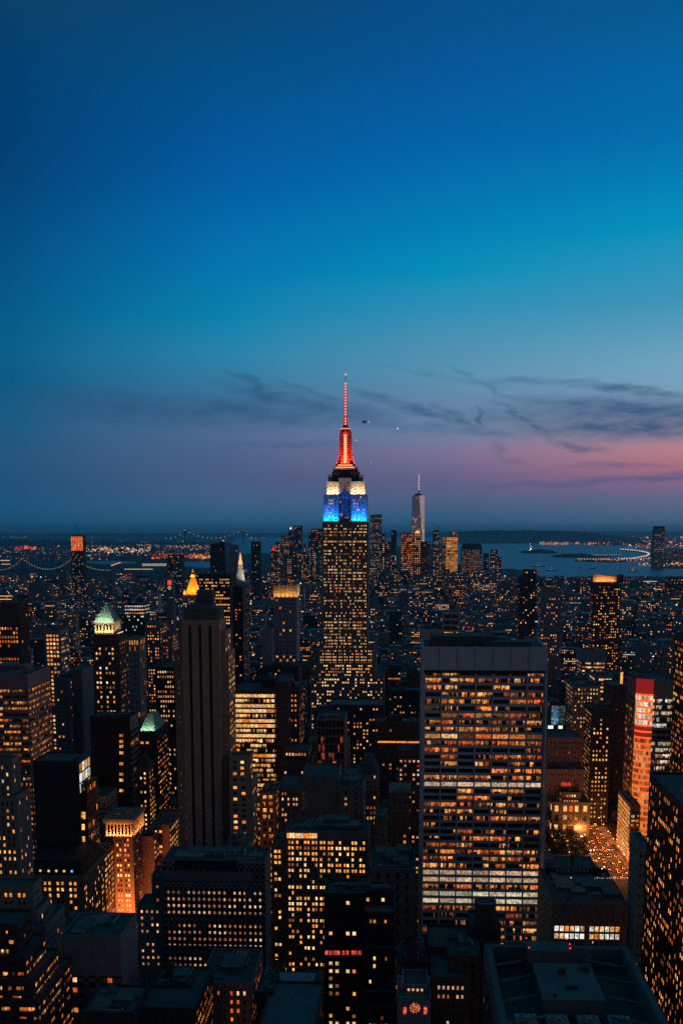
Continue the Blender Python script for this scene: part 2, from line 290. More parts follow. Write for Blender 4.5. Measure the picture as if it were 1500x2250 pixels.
class Bld:
    def __init__(s, name, label, cat='building', wall='brown', core='glass', vb=2250, seed=1, roof='roof', group=None, zcut=-1, key=None, warp=None):
        s.name, s.label, s.cat, s.group = name, label, cat, group; s.wm, s.cm, s.rm = M[wall], M[core], M[roof]
        s.wall, s.core, s.roofs = MB(), MB(), []; s.win = []; s.parts = []; s.r = random.Random(seed * 77 + 5); s.vb = vb; s.fp = None; s.zcut = zcut; s.key = key; s.warp = warp; s.uu = [9e9, -9e9]; s.d = None; s.vt = 9999
    def box(s, x0, y0, x1, y1, z0, z1, st=None, side=None, base=True):
        if st is None: st = S(on=0)
        side = side or st; p = st['pw']
        s.core.box(x0 + p, y0 + p + (5 if st['seg'] else 0), z0, x1 - p, y1 - p, z1 - 1.3); rf_ = MB(); rf_.box(x0 + p, y0 + p, z1 - 1.3, x1 - p, y1 - p, z1 - 1.0); s.roofs.append(rf_)
        facade(s, (x0 + p, y0 + p), (1, 0), (0, -1), x1 - x0 - 2 * p, z0, z1, st, s.r)
        right = (x0 + x1) / 2 < 0
        q = dict(side, pw=p); hid = dict(st, on=0)
        facade(s, (x1 - p, y0 + p), (0, 1), (1, 0), y1 - y0 - 2 * p, z0, z1 - .006, q if right else hid, s.r, p * .8)
        facade(s, (x0 + p, y1 - p), (0, -1), (-1, 0), y1 - y0 - 2 * p, z0, z1 - .006, hid if right else q, s.r, p * .8)
        facade(s, (x1 - p, y1 - p), (-1, 0), (0, 1), x1 - x0 - 2 * p, z0, z1 - .009, hid, s.r)
        if s.fp is None: s.fp = [x0, y0, x1, y1]
        else: s.fp = [min(s.fp[0], x0), min(s.fp[1], y0), max(s.fp[2], x1), max(s.fp[3], y1)]
        for X in (x0, x1):
            for Y in (y0, y1):
                u, v = proj(X, Y, z1); s.uu = [min(s.uu[0], u), max(s.uu[1], u)]; s.vt = min(s.vt, v)
        s.d = s.fp[1]; s.last = (x0, y0, x1, y1, z1)
        return s
    def tier(s, d, u0, u1, v, dep, st=None, side=None, zb=0.0):
        x0, _, z = at(u0, v, d); x1 = at(u1, v, d)[0]
        return s.box(x0, d, x1, d + dep, zb, z, st, side)
    def gear(s, n=4, hmax=5, tank=0, rect=None):
        x0, y0, x1, y1, z = s.last; r = s.r; z -= 1.0; Wd, D = x1 - x0, y1 - y0
        for i in range(n):
            w, d = r.uniform(.12, .36) * Wd, r.uniform(.18, .45) * D; x, y = r.uniform(x0 + 1.5, max(x0 + 1.6, x1 - w - 1.5)), r.uniform(y0 + 2.5, max(y0 + 2.6, y1 - d - 1.5))
            m = MB(); h = r.uniform(.4, 1) * hmax * (1 if i == 0 else .6); m.box(x, y, z, x + w, y + d, z + h); m.box(x - .2, y - .2, z + h, x + w + .2, y + d + .2, z + h + .35)
            s.parts.append((('bulkhead' if h > 2.5 else 'air_handler'), m, s.wm if i % 2 else M['roofl']))
        for i in range(n * 2):
            m = MB(); x, y = r.uniform(x0 + 2, x1 - 3), r.uniform(y0 + 2, y1 - 3); a = r.uniform(1, 2.6); m.box(x, y, z, x + a, y + r.uniform(1, 3), z + r.uniform(.8, 1.8))
            m.loft(x + a / 2, y + .7, [(z + 1.7, .4), (z + 2.1, .45)], 8)
            s.parts.append(('vent', m, M['roofl']))
        for i in range(n):
            m = MB(); x, y = r.uniform(x0 + 2, x0 + Wd * .6), r.uniform(y0 + 2, y1 - 2); ln = r.uniform(.2, .38) * Wd; m.box(x, y, z + .4, x + ln, y + .5, z + .9)
            if r.random() < .6: m.box(x + ln - .5, y + .5, z + .4, x + ln, min(y1 - 1, y + D * .4), z + .9)
            for k in range(int(ln / 2)): m.box(x + k * 2, y, z, x + k * 2 + .15, y + .4, z + .4)
            s.parts.append(('duct', m, M['steel']))
        for i in range(tank):
            m = MB(); x, y = r.uniform(x0 + 4, x1 - 4), r.uniform(y0 + 4, y1 - 4); zz = z + 2.5
            for a in (-1, 1):
                for b_ in (-1, 1): m.box(x + a * 1.3 - .12, y + b_ * 1.3 - .12, z, x + a * 1.3 + .12, y + b_ * 1.3 + .12, zz)
            m.loft(x, y, [(zz, 2), (zz + 3.6, 1.9), (zz + 3.6, 2.15), (zz + 5, .15)], 14); s.parts.append(('water_tank', m, M['wood']))
        return s
    def part(s, name, m, mtl): s.parts.append((name, m, mtl)); return s
    def done(s, nwin=100):
        x0, y0, x1, y1 = s.fp; off = ((x0 + x1) / 2, (y0 + y1) / 2, 0)
        e = empty(s.name, off, s.label, s.cat, s.group)
        wp = s.warp
        s.wall.build('wall', s.wm, e, off, wp); s.core.build('glazing', s.cm, e, off, wp); [q.build('roof', s.rm, e, off) for q in s.roofs]
        s.win.sort(key=lambda q: -sum(c[1] - c[0] for c in q[3]) - .02 * q[5])
        s.win.sort(key=lambda q: q[5] < s.zcut)
        rest = MB()
        for i, (o, t, n, qs, za, zb, ins) in enumerate(s.win):
            m = MB() if i < nwin else rest
            for q_ in qs:
                a0, a1, c = q_[:3]; za_, zb__ = (za, zb) if len(q_) == 3 else (za + (zb - za) * q_[3], za + (zb - za) * q_[4])
                P = lambda a, z: (o[0] + t[0] * a + n[0] * ins, o[1] + t[1] * a + n[1] * ins, z)
                m.add([P(a0, za_), P(a1, za_), P(a1, zb__), P(a0, zb__)], [(0, 1, 2, 3)], c)
            if i < nwin: m.build('window', M['lit'], e, off, wp)
        if rest.f:
            k = rest.build('window', M['lit'], e, off, wp); k['kind'] = 'stuff'
        for nm, m, mtl in s.parts: m.build(nm, mtl, e, off)
        OCC.append((x0, y0, x1, y1, s.uu[0], s.uu[1], s.vb, y0)); HERO.append((s.key or s.label, (s.uu[0] + s.uu[1]) / 2, s.vt, y0))
        return e
def quadlit(m, x0, x1, y, z0, z1, c): m.add([(x0, y, z0), (x1, y, z0), (x1, y, z1), (x0, y, z1)], [(0, 1, 2, 3)], c)
def area(parent, loc, size, col, watt, rot, sy=None, spread=180, name='floodlight'):
    l = bpy.data.lights.new(name, 'AREA'); l.shape = 'RECTANGLE'; l.size = size; l.size_y = sy or .6; l.color = col; l.energy = watt; l.spread = R(spread)
    o = bpy.data.objects.new(name, l); C.objects.link(o); o.rotation_euler = rot
    o.location = Vector(loc) - (parent.location if parent else Vector()); o.parent = parent
    return o

exec_parts = True
#%%PART2
# ------------------------------------------------------------------ ground, water, far land
def sheet(name, pts, z, m, kind='structure'):
    me = bpy.data.meshes.new(name); me.from_pydata([(x, y, z) for x, y in pts], [], [list(range(len(pts)))]); me.materials.append(m)
    o = bpy.data.objects.new(name, me); C.objects.link(o); o['kind'] = kind; return o
sheet('ground', [(-40000, -300), (40000, -300), (40000, 90000), (-40000, 90000)], 0, M['ground'])
wm = bpy.data.materials.new('bay_water'); wm.use_nodes = True; t_ = wm.node_tree; b_ = t_.nodes['Principled BSDF']
b_.inputs['Base Color'].default_value = (.07, .36, .50, 1); b_.inputs['Specular IOR Level'].default_value = 1; b_.inputs['Roughness'].default_value = .4; b_.inputs['IOR'].default_value = 1.33
n_ = t_.nodes.new('ShaderNodeTexNoise'); n_.inputs['Scale'].default_value = .012; n_.inputs['Detail'].default_value = 8; n_.inputs['Roughness'].default_value = .7
g_ = t_.nodes.new('ShaderNodeNewGeometry'); mp_ = t_.nodes.new('ShaderNodeMapping'); mp_.inputs['Scale'].default_value = (1, .35, 1)
t_.links.new(g_.outputs['Position'], mp_.inputs[0]); t_.links.new(mp_.outputs[0], n_.inputs['Vector'])
bp_ = t_.nodes.new('ShaderNodeBump'); bp_.inputs['Strength'].default_value = 1; bp_.inputs['Distance'].default_value = 22; t_.links.new(n_.outputs[0], bp_.inputs['Height']); t_.links.new(bp_.outputs[0], b_.inputs['Normal'])
def wpoly(name, uv, z=.5): sheet(name, [gnd(u, v) for u, v in uv], z, wm)
wpoly('bay_water', [(985, 1189), (1180, 1188.5), (1330, 1190), (1338, 1197), (1440, 1199), (1560, 1200), (1560, 1206), (1440, 1207), (1436, 1246), (1460, 1250), (1560, 1250), (1560, 1285), (1500, 1281), (1440, 1283), (1380, 1284), (1300, 1285), (1255, 1284), (1215, 1277), (1195, 1271), (1165, 1257), (1130, 1250), (1090, 1250), (985, 1250)])
wpoly('harbour_water', [(520, 1181), (990, 1182), (990, 1192), (700, 1213), (655, 1214), (560, 1216), (520, 1216), (505, 1200)])
wpoly('river_water', [(398, 1233), (430, 1231), (468, 1230), (468, 1249), (430, 1247), (404, 1244)])
wpoly('inlet_water', [(300, 1238), (230, 1240), (180, 1236), (120, 1233), (60, 1232), (60, 1228), (180, 1231), (300, 1233)], .4)
def ridge(name, pts, d, thick=1500, seed=0, amp=10):
    r = random.Random(seed); vs = []; P = []
    for (u0, v0), (u1, v1) in zip(pts, pts[1:]):
        k = max(2, int((u1 - u0) / 6))
        for i in range(k): P.append((u0 + (u1 - u0) * i / k, v0 + (v1 - v0) * i / k))
    P.append(pts[-1]); fs = []; h = 0
    for u, v in P:
        h = h * .7 + r.uniform(-amp, amp); x, y, z = at(u, v, d); vs += [(x, d - thick, 0), (x, d, max(5, z + h)), (x, d + thick, 0)]
    for i in range(len(P) - 1):
        a = i * 3; fs += [(a, a + 3, a + 4, a + 1), (a + 1, a + 4, a + 5, a + 2)]
    me = bpy.data.meshes.new(name); me.from_pydata(vs, [], fs); me.materials.append(M['hill']); o = bpy.data.objects.new(name, me); C.objects.link(o); o['kind'] = 'structure'; return o
ridge('hills', [(-80, 1170), (300, 1171), (520, 1171), (700, 1170), (1000, 1168), (1060, 1166), (1180, 1165), (1300, 1167), (1600, 1168)], 56000, 3000, 1, 5)
ridge('hills', [(985, 1172), (1020, 1167), (1090, 1165.5), (1160, 1165), (1230, 1168), (1300, 1171), (1340, 1176), (1400, 1181)], 27500, 1200, 2, 6)
ridge('hills', [(-80, 1186), (100, 1187), (200, 1191), (300, 1192), (420, 1190), (500, 1193)], 21500, 700, 3, 8)
def island(u0, u1, v, h, seed):
    r = random.Random(seed); n = 60; x0, y0 = gnd(u0, v); x1, _ = gnd(u1, v); vs = []; fs = []
    hh = 0; m = MB()
    for j in range(6):
        for i in range(n + 1):
            t = i / n; w = math.sin(math.pi * t) ** .45 if 0 < t < 1 else 0; s = (j / 5 - .5) * 2; hh = hh * .6 + r.uniform(0, 1) * .4
            z = .6 + h * w * max(0, 1 - s * s) ** .6 * (.5 + hh * .9); vs.append((x0 + (x1 - x0) * t, y0 + s * 420 * max(w, .02), z))
    for j in range(5):
        for i in range(n): a = j * (n + 1) + i; fs.append((a, a + 1, a + n + 2, a + n + 1))
    me = bpy.data.meshes.new('island'); me.from_pydata(vs, [], fs); me.materials.append(M['hill']); o = bpy.data.objects.new('island', me); C.objects.link(o); o['kind'] = 'structure'
island(1143, 1222, 1215, 42, 1); island(1212, 1312, 1224, 36, 2); island(1300, 1480, 1197.5, 60, 5); island(1262, 1372, 1233, 14, 7)
# air
hz = bpy.data.materials.new('haze'); hz.use_nodes = True; ht = hz.node_tree; ht.nodes.clear(); ho = ht.nodes.new('ShaderNodeOutputMaterial'); hv = ht.nodes.new('ShaderNodeVolumePrincipled')
hv.inputs['Color'].default_value = (.45, .86, 1, 1); hv.inputs['Density'].default_value = 2.3e-5; hv.inputs['Anisotropy'].default_value = .55; ht.links.new(hv.outputs[0], ho.inputs['Volume'])
hb = MB(); hb.box(-46000, -500, -1, 46000, 95000, 520); hzo = hb.build('haze', hz); hzo['kind'] = 'stuff'

# ------------------------------------------------------------------ the tall landmark tower with the lit mast
D = 1310
e = Bld('skyscraper', 'tall stepped limestone skyscraper with red mast, white shoulders and a blue lit band', 'skyscraper', 'lime', 'glass', vb=1540, seed=1, key='the red-masted skyscraper')
G = [1, 1, .5, 1, 1, 1, .5, 1, 1, .85, 1, 1, .6, 1, 1, .6, 1, 1, .85, 1, 1, .5, 1, 1, 1, .5, 1, 1]
es = S(fh=3.52, cw=1.98, fw=.58, fz=.52, pw=.55, sp=.15, top=2.2, edge=1.0, lit=.6, pal='pale', gain=1.08, rowvar=.42, grp=G)
el = dict(es, lit=.85, rowvar=.2, edge=1.5); side = S(fh=3.52, cw=3.4, fw=.5, fz=.5, pw=.55, sp=.15, lit=.12, pal='amber', gain=.5)
e.tier(1300, 681, 843, 1486, 84, dict(S(fh=3.52, cw=2.9, fw=.62, fz=.55, top=2, edge=1, lit=.42, pal='pale', gain=1.3, rowvar=.3), edge=1), side)
e.tier(1304, 697, 825, 1456, 74, dict(S(fh=3.52, cw=2.7, fw=.62, fz=.55, top=2, edge=1, lit=.66, pal='pale', gain=1.3, rowvar=.2)), side)
e.tier(1307, 698.5, 821, 1423, 60, el, side)
zT, zB, zW = at(750, 1148, D)[2], at(750, 1087, D)[2], at(750, 1058, D)[2]
e.tier(D, 707.5, 808.5, 1148, 46, es, side, zb=0)
up = S(fh=3.52, cw=2.0, fw=.5, fz=.5, pw=.6, sp=.2, top=1.2, edge=2.2, lit=.38, pal='pale', gain=1.2, rowvar=.3, grp=[1, .9, 1, 1, 1, .9, 1])
pale = M['pale']
def crown(u0, u1, v, d, dep, zb, st, walls=pale):
    x0, _, z = at(u0, v, d); x1 = at(u1, v, d)[0]; k = Bld('x', 'x', wall='pale', seed=int(u0)); k.box(x0, d, x1, d + dep, zb, z, st, S(on=0)); e.win += k.win
    m = MB(); m.v, m.f, m.c, m.m = k.wall.v, k.wall.f, k.wall.c, k.wall.m; e.part('crown_wing', m, walls); e.part('glazing', k.core, M['glass']); e.part('roof', k.roofs[0], M['roof'])
    return x0, x1, z
a = crown(710, 744, 1087, D + 2.2, 30, zT - 1.5, up); b2 = crown(771, 806, 1087, D + 2.2, 30, zT - 1.5, up)
c3 = crown(743.4, 771.6, 1050, D + 4.5, 24, zT - 1.5, S(fh=3.52, cw=2.0, fw=.5, fz=.5, pw=.7, sp=.2, top=4, edge=.6, lit=.5, rows=[0, 0, 0, 0, 0, 0, .4, 0, 0, .3, .3, .3, .3, 1, 1, 1], pal='pale', gain=1.2, grp=[1, 1, .6, 1, 1, .6, 1, 1]), M['lime'])
wst = S(fh=3.6, cw=5, fw=.3, fz=.45, pw=.4, sp=.38, top=3.5, edge=1.5, lit=.1, pal='amber')
w1 = crown(718, 744.6, 1058, D + 4.0, 26, zB - 1.5, wst); w2 = crown(770.6, 802, 1058, D + 4.0, 26, zB - 1.5, wst)
ds = S(fh=4, cw=3, fw=.5, fz=.5, lit=0, top=2)
crown(720.5, 729, 1043, D + 6, 18, zW - 1.5, ds, M['lime']); crown(789, 796.5, 1043, D + 6, 18, zW - 1.5, ds, M['lime'])
crown(729, 788.5, 1036, D + 7, 26, zW - 1.6, ds, M['dark']); crown(732, 785, 1030, D + 9, 22, at(750, 1037, D + 9)[2], ds, M['dark'])
mx, my = at(759, 1000, D + 20)[0], D + 20
def zm(v): return at(759, v, my)[2]
px = my / FPX
m = MB()
for v0, v1, hw in ((1031, 1026, 24), (1026.5, 1021.5, 20)): m.box(mx - hw * px, my - hw * px, zm(v0) - 1, mx + hw * px, my + hw * px, zm(v1))
e.part('mast_base', m, pale)
m = MB(); m.loft(mx, my, [(zm(v) , r_ * px) for v, r_ in ((1022, 17), (1015, 14.5), (1005, 12.6), (990, 11.3), (975, 10.6), (957, 10.2), (956, 11.8), (946, 11.6), (945, 9.5), (942, 9), (936, 5.5), (932, 4.2))], 16)
for i in range(8):
    an = (i + .5) / 8 * 2 * math.pi; ca, sa = math.cos(an), math.sin(an)
    for (v0, r0), (v1, r1) in (((1022, 20), (1012, 16)), ((1012, 16), (1000, 13.6)), ((1000, 13.6), (980, 12)), ((980, 12), (950, 11.2))):
        m.beam((mx + ca * r0 * px, my + sa * r0 * px, zm(v0)), (mx + ca * r1 * px, my + sa * r1 * px, zm(v1)), .9)
e.part('mast', m, M['lime'])
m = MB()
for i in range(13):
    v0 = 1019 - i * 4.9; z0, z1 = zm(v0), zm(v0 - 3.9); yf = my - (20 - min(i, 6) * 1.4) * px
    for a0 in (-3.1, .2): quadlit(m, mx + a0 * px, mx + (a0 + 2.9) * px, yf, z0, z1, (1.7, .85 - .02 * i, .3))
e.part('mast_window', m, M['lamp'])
m = MB()
for v, hw, yy in ((1028.3, 20, 24.3), (1023.2, 15.5, 20.3)): m.box(mx - hw * px, my - yy * px - .3, zm(v) - .5, mx + hw * px, my - yy * px, zm(v) + .5, (2.2, .55, .2))
m.loft(mx, my, [(zm(943), 9.8 * px), (zm(941.6), 9.8 * px)], 16, col=(2.2, .5, .18))
e.part('light_band', m, M['lamp'])
m = MB()
for v0, v1, r0, r1 in ((932, 917, 3.6, 3.2), (917, 868, 2.6, 2.4), (868, 840, 1.6, .8)):
    for sx_ in (-1, 1):
        for sy_ in (-1, 1): m.beam((mx + sx_ * r0 * px, my + sy_ * r0 * px, zm(v0)), (mx + sx_ * r1 * px, my + sy_ * r1 * px, zm(v1)), .3, col=(.38, .01, .008))
    k = int((v0 - v1) / 3)
    for i in range(k + 1):
        z = zm(v0 + (v1 - v0) * i / max(1, k)); rr = r0 + (r1 - r0) * i / max(1, k); m.box(mx - rr * px, my - rr * px, z - .2, mx + rr * px, my + rr * px, z + .2, (.3, .01, .008))
        m.loft(mx, my - rr * px - .4, [(z - .7, .8), (z + .7, .8)], 6, col=(2.6, .6, .4) if i % 2 == 0 else (.6, .02, .015))
for v in (921, 870): m.box(mx - 5 * px, my - 5 * px, zm(v) - .4, mx + 5 * px, my + 5 * px, zm(v) + .4, (.7, .03, .02))
e.part('antenna', m, M['lamp'])
m = MB(); m.beam((mx, my, zm(841)), (mx, my, zm(824)), .35); e.part('lightning_rod', m, M['dark'])
m = MB(); m.loft(mx, my, [(zm(824), .9), (zm(822), .9)], 8, col=(2.5, .6, .6)); e.part('beacon', m, M['lamp'])
root = e.done(100)
BL = (0.0, .20, 1.0)
for x0, x1, _ in (a, b2):
    area(root, ((x0 + x1) / 2, D + .9, zT + .3), x1 - x0 - 1, (0, .40, 1), 4200, (R(174), 0, 0), .8, 90)
    area(root, ((x0 + x1) / 2, D - 2.5, zT + 1.0), x1 - x0 - 1, (0.0, .13, 1), 9500, (R(166), 0, 0), .8, 120)
for x0, x1, _ in (w1, w2):
    area(root, ((x0 + x1) / 2, D + 2.9, zB + .3), x1 - x0, (1, .66, .34), 3200, (R(172), 0, 0), .8, 120)
    area(root, ((x0 + x1) / 2, D - 2, zB + .6), x1 - x0 - 1, (1, .66, .34), 2200, (R(152), 0, 0), .8, 120)
area(root, (w1[1] + 8, D + 2.5, zB - 6), 16, (.0, .12, 1), 900, (R(172), 0, 0), .8, 120)
for dx, dy, rz in ((0, -1, 0), (-1, 0, -90), (1, 0, 90)):
    area(root, (mx + dx * 21 * px, my + dy * 21 * px, zm(1021) + .5), 14, (1, .025, .004), 20000, (R(164), 0, R(rz)), .8, 100)
area(root, (mx, my - 26 * px, zm(1030) + .5), 16, (1, .03, .008), 1500, (R(160), 0, 0), .8, 120)
area(root, (mx, my - 12.5 * px, zm(957) + .5), 6, (1, .03, .008), 500, (R(168), 0, 0), .8, 120)

# ------------------------------------------------------------------ the big white grid slab on the right
e = Bld('office_tower', 'wide white grid office slab of seven bays with glowing orange floors and blank crown', 'office tower', 'trav', 'glass', vb=2062, seed=2, key='the wide white grid slab',
        warp=lambda v: (v[0] * (1 + 0), v[1] - (26 * max(0, (92 - v[2]) / 92) ** 1.7 if v[1] < 634 else 0), v[2]))
GR = [.8, 1, .5, .5, .8, .9, .8, .9, 1.05, 9, 1.1, .45, .8, .4, .6, 1.1, 8, .35, .6, 1.3, .6, .7, .2, .6, .5, .9, 1.0, .95, 1.1, 8, 8, 1.3, 7.5, 7, 1.1, .4, .5, .4, .4]
gs = S(fh=3.92, cw=9.2, fw=.905, fz=.61, pw=.9, sp=.5, top=13.0, edge=.5, lit=.72, pal='amber', gain=1.0, sub=9, rows=GR, rowvar=1, seg=True)
st_pal = PAL['amber']
x0, _, z = at(928, 1421, 630); x1 = at(1203.5, 1421, 630)[0]
e.box(x0, 630, x1, 676, 0, z, gs, S(on=0, pw=.9))
m = MB()
for i in range(1, 7): X = x0 + (x1 - x0) * i / 7; m.box(X - .35, 629.55, z - 13, X + .35, 629.93, z - .2)
m.box(x0 + 1, 629.6, z - 12.4, x1 - 1, 629.93, z - 12.0)
e.part('fin', m, M['trav'])
m = MB(); m.box(x0 + .6, 629.8, z - 14.6, x1 - .6, 630.2, z - 13.1); e.part('louvre_slot', m, M['black'])
for i, (fy0, fy1, c) in enumerate([]): pass
e.gear(3, 4); m = MB(); m.box(x0 + 5, 645, z - 1, x0 + 40, 668, z + 4.5); m.box(x0 + 34, 640, z - 1, x1 - 8, 652, z + 2.0); e.part('bulkhead', m, M['roof'])
m = MB(); m.loft(x1 - 22, 664, [(z - 1, 5), (z + 2.6, 5)], 18); e.part('cooling_tower', m, M['roofl'])
e.done(100)

# ------------------------------------------------------------------ the dark striped tower left of centre
e = Bld('tower', 'dark stone tower with three long black stripes and a fluted green crown', 'tower', 'tan', 'glass', vb=1862, seed=3, key='the black-striped stone tower')
p2 = S(fh=3.5, cw=3.9, fw=.52, fz=.55, pw=.35, sp=.3, top=2.5, edge=.8, lit=.42, pal='warm', gain=1.0, rowvar=.6, grp=[1, 1, .3])
e.tier(664, 395, 0, 0, 1) if False else None
e.tier(661, 503, 549, 1660, 14, p2, p2); e.tier(659, 503, 554, 1716, 26, p2, p2)
e.tier(670, 383, 502, 1432, 26, p2, p2); e.tier(668.5, 391, 495, 1386, 22, p2, p2)
x0, _, z = at(400, 1362, 665); x1 = at(482.5, 1362, 665)[0]
e.box(x0, 665, x1, 688, 0, z, S(on=0, pw=.4, top=3), dict(p2, lit=.05))
sw = MB(); zs = at(440, 1374, 665)[2]
for ua, ub in ((400, 414.6), (420.9, 436.6), (442.9, 458.6), (464.9, 482.5)):
    sw.box(at(ua, 1374, 665)[0] + .02, 663.6, 30, at(ub, 1374, 665)[0], 664.9, zs)
sw.box(x0 + .02, 663.6, zs, x1 - .02, 664.9, z)
e.part('pier', sw, M['tan'])
# the piers stand proud, the black stripes are the slots between them
m = MB(); m.box(x0 + .5, 664.7, 30, x1 - .5, 664.95, zs); e.part('stripe', m, M['black'])
zc = at(440, 1337, 665)[2]; m = MB(); m.box(x0 + 1, 665.5, z - 1, x1 - 1, 686, zc)
for i in range(17):
    X = x0 + 1 + (x1 - x0 - 3) * i / 16; m.box(X, 664.4, z - .5, X + .7, 665.7, zc + (1 if i % 4 == 0 else .2))
for i in range(14):
    Y = 666 + 19 * i / 14; m.box(x1 - 1.2, Y, z - .5, x1 - .1, Y + .8, zc + .2)
e.part('crown', m, M['crownm'])
m = MB(); xa, xb = at(416, 1337, 676)[0], at(470, 1337, 676)[0]; zt_ = at(440, 1312, 676)[2]; m.box(xa, 672, zc, xb, 685, zc + 2)
for i in range(6):
    X = xa + (xb - xa) * i / 5; m.box(X - .2, 678, zc, X + .2, 678.4, zt_ + 1)
m.box(xa, 677.8, zt_ - 2.4, xb, 678.2, zt_ - 2); m.box(xa + 4, 679, zc + 1, xb - 1, 685, zt_ + 4)
e.part('rooftop_plant', m, M['roofl']); e.done(100)

# ------------------------------------------------------------------ floodlit classical tower, lower left
e = Bld('tower', 'orange floodlit classical tower with a colonnade under its glowing cornice', 'tower', 'pinkg', 'glass', vb=1992, seed=4, key='the orange floodlit colonnade tower')
p = S(fh=3.35, cw=1.85, fw=.72, fz=.6, pw=.3, sp=.26, top=13, edge=.8, lit=.62, pal='warm', gain=1.0, rowvar=.4, grp=[1, 1, .7])
e.tier(700, 232, 291, 1797, 30, dict(p, gain=1.7, lit=.7), dict(p, lit=.16, pal='rose'))
x0, y0, x1, y1, z = e.last
m = MB()
m.box(x0 - 1.4, y0 - 1.4, z - 2.4, x1 + 1.4, y1 + 1.4, z - 1.1); m.box(x0 - .9, y0 - .9, z - 3.4, x1 + .9, y1 + .9, z - 2.42); m.box(x0 - 1.9, y0 - 1.9, z - 1.08, x1 + 1.9, y1 + 1.9, z - .35)
m.box(x0 - .7, y0 - .7, z - 12.6, x1 + .7, y1 + .7, z - 11.8)
e.part('cornice', m, M['pinkg'])
zc0, zc1 = z - 11.7, z - 3.45
for i in range(8):
    X = x0 + .8 + (x1 - x0 - 1.6) * i / 7; m = MB(); m.loft(X, y0 - .35, [(zc0, .55), (zc0 + .5, .42), (zc1 - .5, .38), (zc1, .55)], 10); e.part('column', m, M['pinkg'])
for i in range(12):
    Y = y0 + .8 + (y1 - y0 - 1.6) * i / 11; m = MB(); m.loft(x1 + .35, Y, [(zc0, .55), (zc0 + .5, .42), (zc1 - .5, .38), (zc1, .55)], 10); e.part('column', m, M['pinkg'])
m = MB()
for i in range(7):
    X = x0 + .8 + (x1 - x0 - 1.6) * (i + .5) / 7; m.box(X - .55, y0 - .05, zc0 + .8, X + .55, y0 + .1, zc1 - 1)
for i in range(11):
    Y = y0 + .8 + (y1 - y0 - 1.6) * (i + .5) / 11; m.box(x1 - .1, Y - .8, zc0 + .8, x1 + .05, Y + .8, zc1 - 1)
e.part('tall_window', m, M['glass']); e.gear(3, 4)
r = e.done(100)
area(r, ((x0 + x1) / 2, y0 - 2.2, zc0 - .3), x1 - x0, (1, .40, .10), 7000, (R(165), 0, 0), .6, 150)
area(r, (x1 + 2.2, (y0 + y1) / 2, zc0 - .3), y1 - y0, (1, .36, .08), 5000, (R(165), 0, R(90)), .6, 150)
area(r, ((x0 + x1) / 2, y0 - 1.7, z + .2), x1 - x0, (1, .38, .10), 2600, (R(165), 0, 0), .4, 160)
area(r, ((x0 + x1) / 2, y0 - 24, 18), 24, (1, .24, .045), 36000, (R(118), 0, 0), 6, 150)
area(r, (x1 + 12, (y0 + y1) / 2, 14), 30, (1, .24, .05), 14000, (R(118), 0, R(90)), 6, 150)
# ------------------------------------------------------------------ the other towers one can tell apart
def B(name, label, key, tiers, wall='brown', core='glass', vb=2250, seed=1, cat='office building', roof='roof', gear=(3, 4), tank=0, nwin=100, zcut=-1, done=True):
    b = Bld(name, label, cat, wall, core, vb, seed, roof, key=key, zcut=zcut)
    for t in tiers: b.tier(*t)
    if gear: b.gear(gear[0], gear[1], tank)
    if done: b.done(nwin)
    return b
OFFS = S(on=0)
# lower left
rib = S(fh=3.75, cw=5.2, fw=.93, fz=.46, pw=.12, sp=.4, top=9, edge=.6, lit=.85, pal='amber', gain=.95, sub=5, rowvar=.35)
B('office_tower', 'broad brown tower wrapped in orange ribbon windows at the left edge', 'the orange ribbon-window tower', [(700, -70, 61, 1481, 46, rib, dict(rib, lit=.62, cw=3.4, sub=4, sp=.5, gain=.8))], 'pinkg', vb=1850, seed=11, gear=(3, 5))
B('office_building', 'blank dark block with a pale grey panel in front of the orange ribbon-window tower', 'the blank grey-panelled block', [(640, 72, 157, 1672, 30, S(on=0, top=1)), (642, 157.5, 172, 1674, 27, S(on=0), S(fh=6, cw=6, fw=.9, fz=.86, pw=.2, sp=.3, top=1.5, lit=1, rows=[9, 9, 9, 0], pal='white', gain=1.0, sub=3, rowvar=1))], 'dark', vb=1900, seed=12, gear=(4, 2))
e = Bld('office_building', 'low black building with a few big orange window bays beside the blank grey-panelled block', 'office building', 'black', 'glass', 1835, 13, key='the black building with orange bays')
e.tier(646, 159, 190, 1722, 26, S(fh=7.4, cw=7, fw=.9, fz=.6, pw=.2, sp=.3, top=1, edge=.4, lit=.75, rowvar=.3, pal='warm', gain=1.1, sub=4), S(fh=7.4, cw=5, fw=.8, fz=.5, pw=.2, sp=.3, top=1, lit=.4, pal='amber', gain=.9, sub=3)); e.gear(2, 3); e.done()
blk = S(on=0, pw=.2)
e = B('office_tower', 'black blank slab with one short column of lit windows and a striped side', 'the black slab', [(760, 198, 285, 1575, 24, blk, S(fh=6.4, cw=50, fw=.96, fz=.6, pw=.15, sp=.9, top=10, edge=.2, lit=.2, pal='amber', gain=.5, sub=8))], 'black', 'black', vb=1752, seed=14, gear=(2, 2), done=False)
x0, y0, x1, y1, z = e.last; m = MB(); m.box(x1 - .1, y0 + .2, z - 10, x1 + .15, y1, z - .5); e.part('side_panel', m, M['pinkg'])
for i in range(16):
    m = MB(); zz = z - 13 - i * 6.4 * .62; m.box(x1 - .1, y0 + .3, zz, x1 + 1.2, y1 - .3, zz + 1.0); e.part('balcony', m, M['pinkg'])
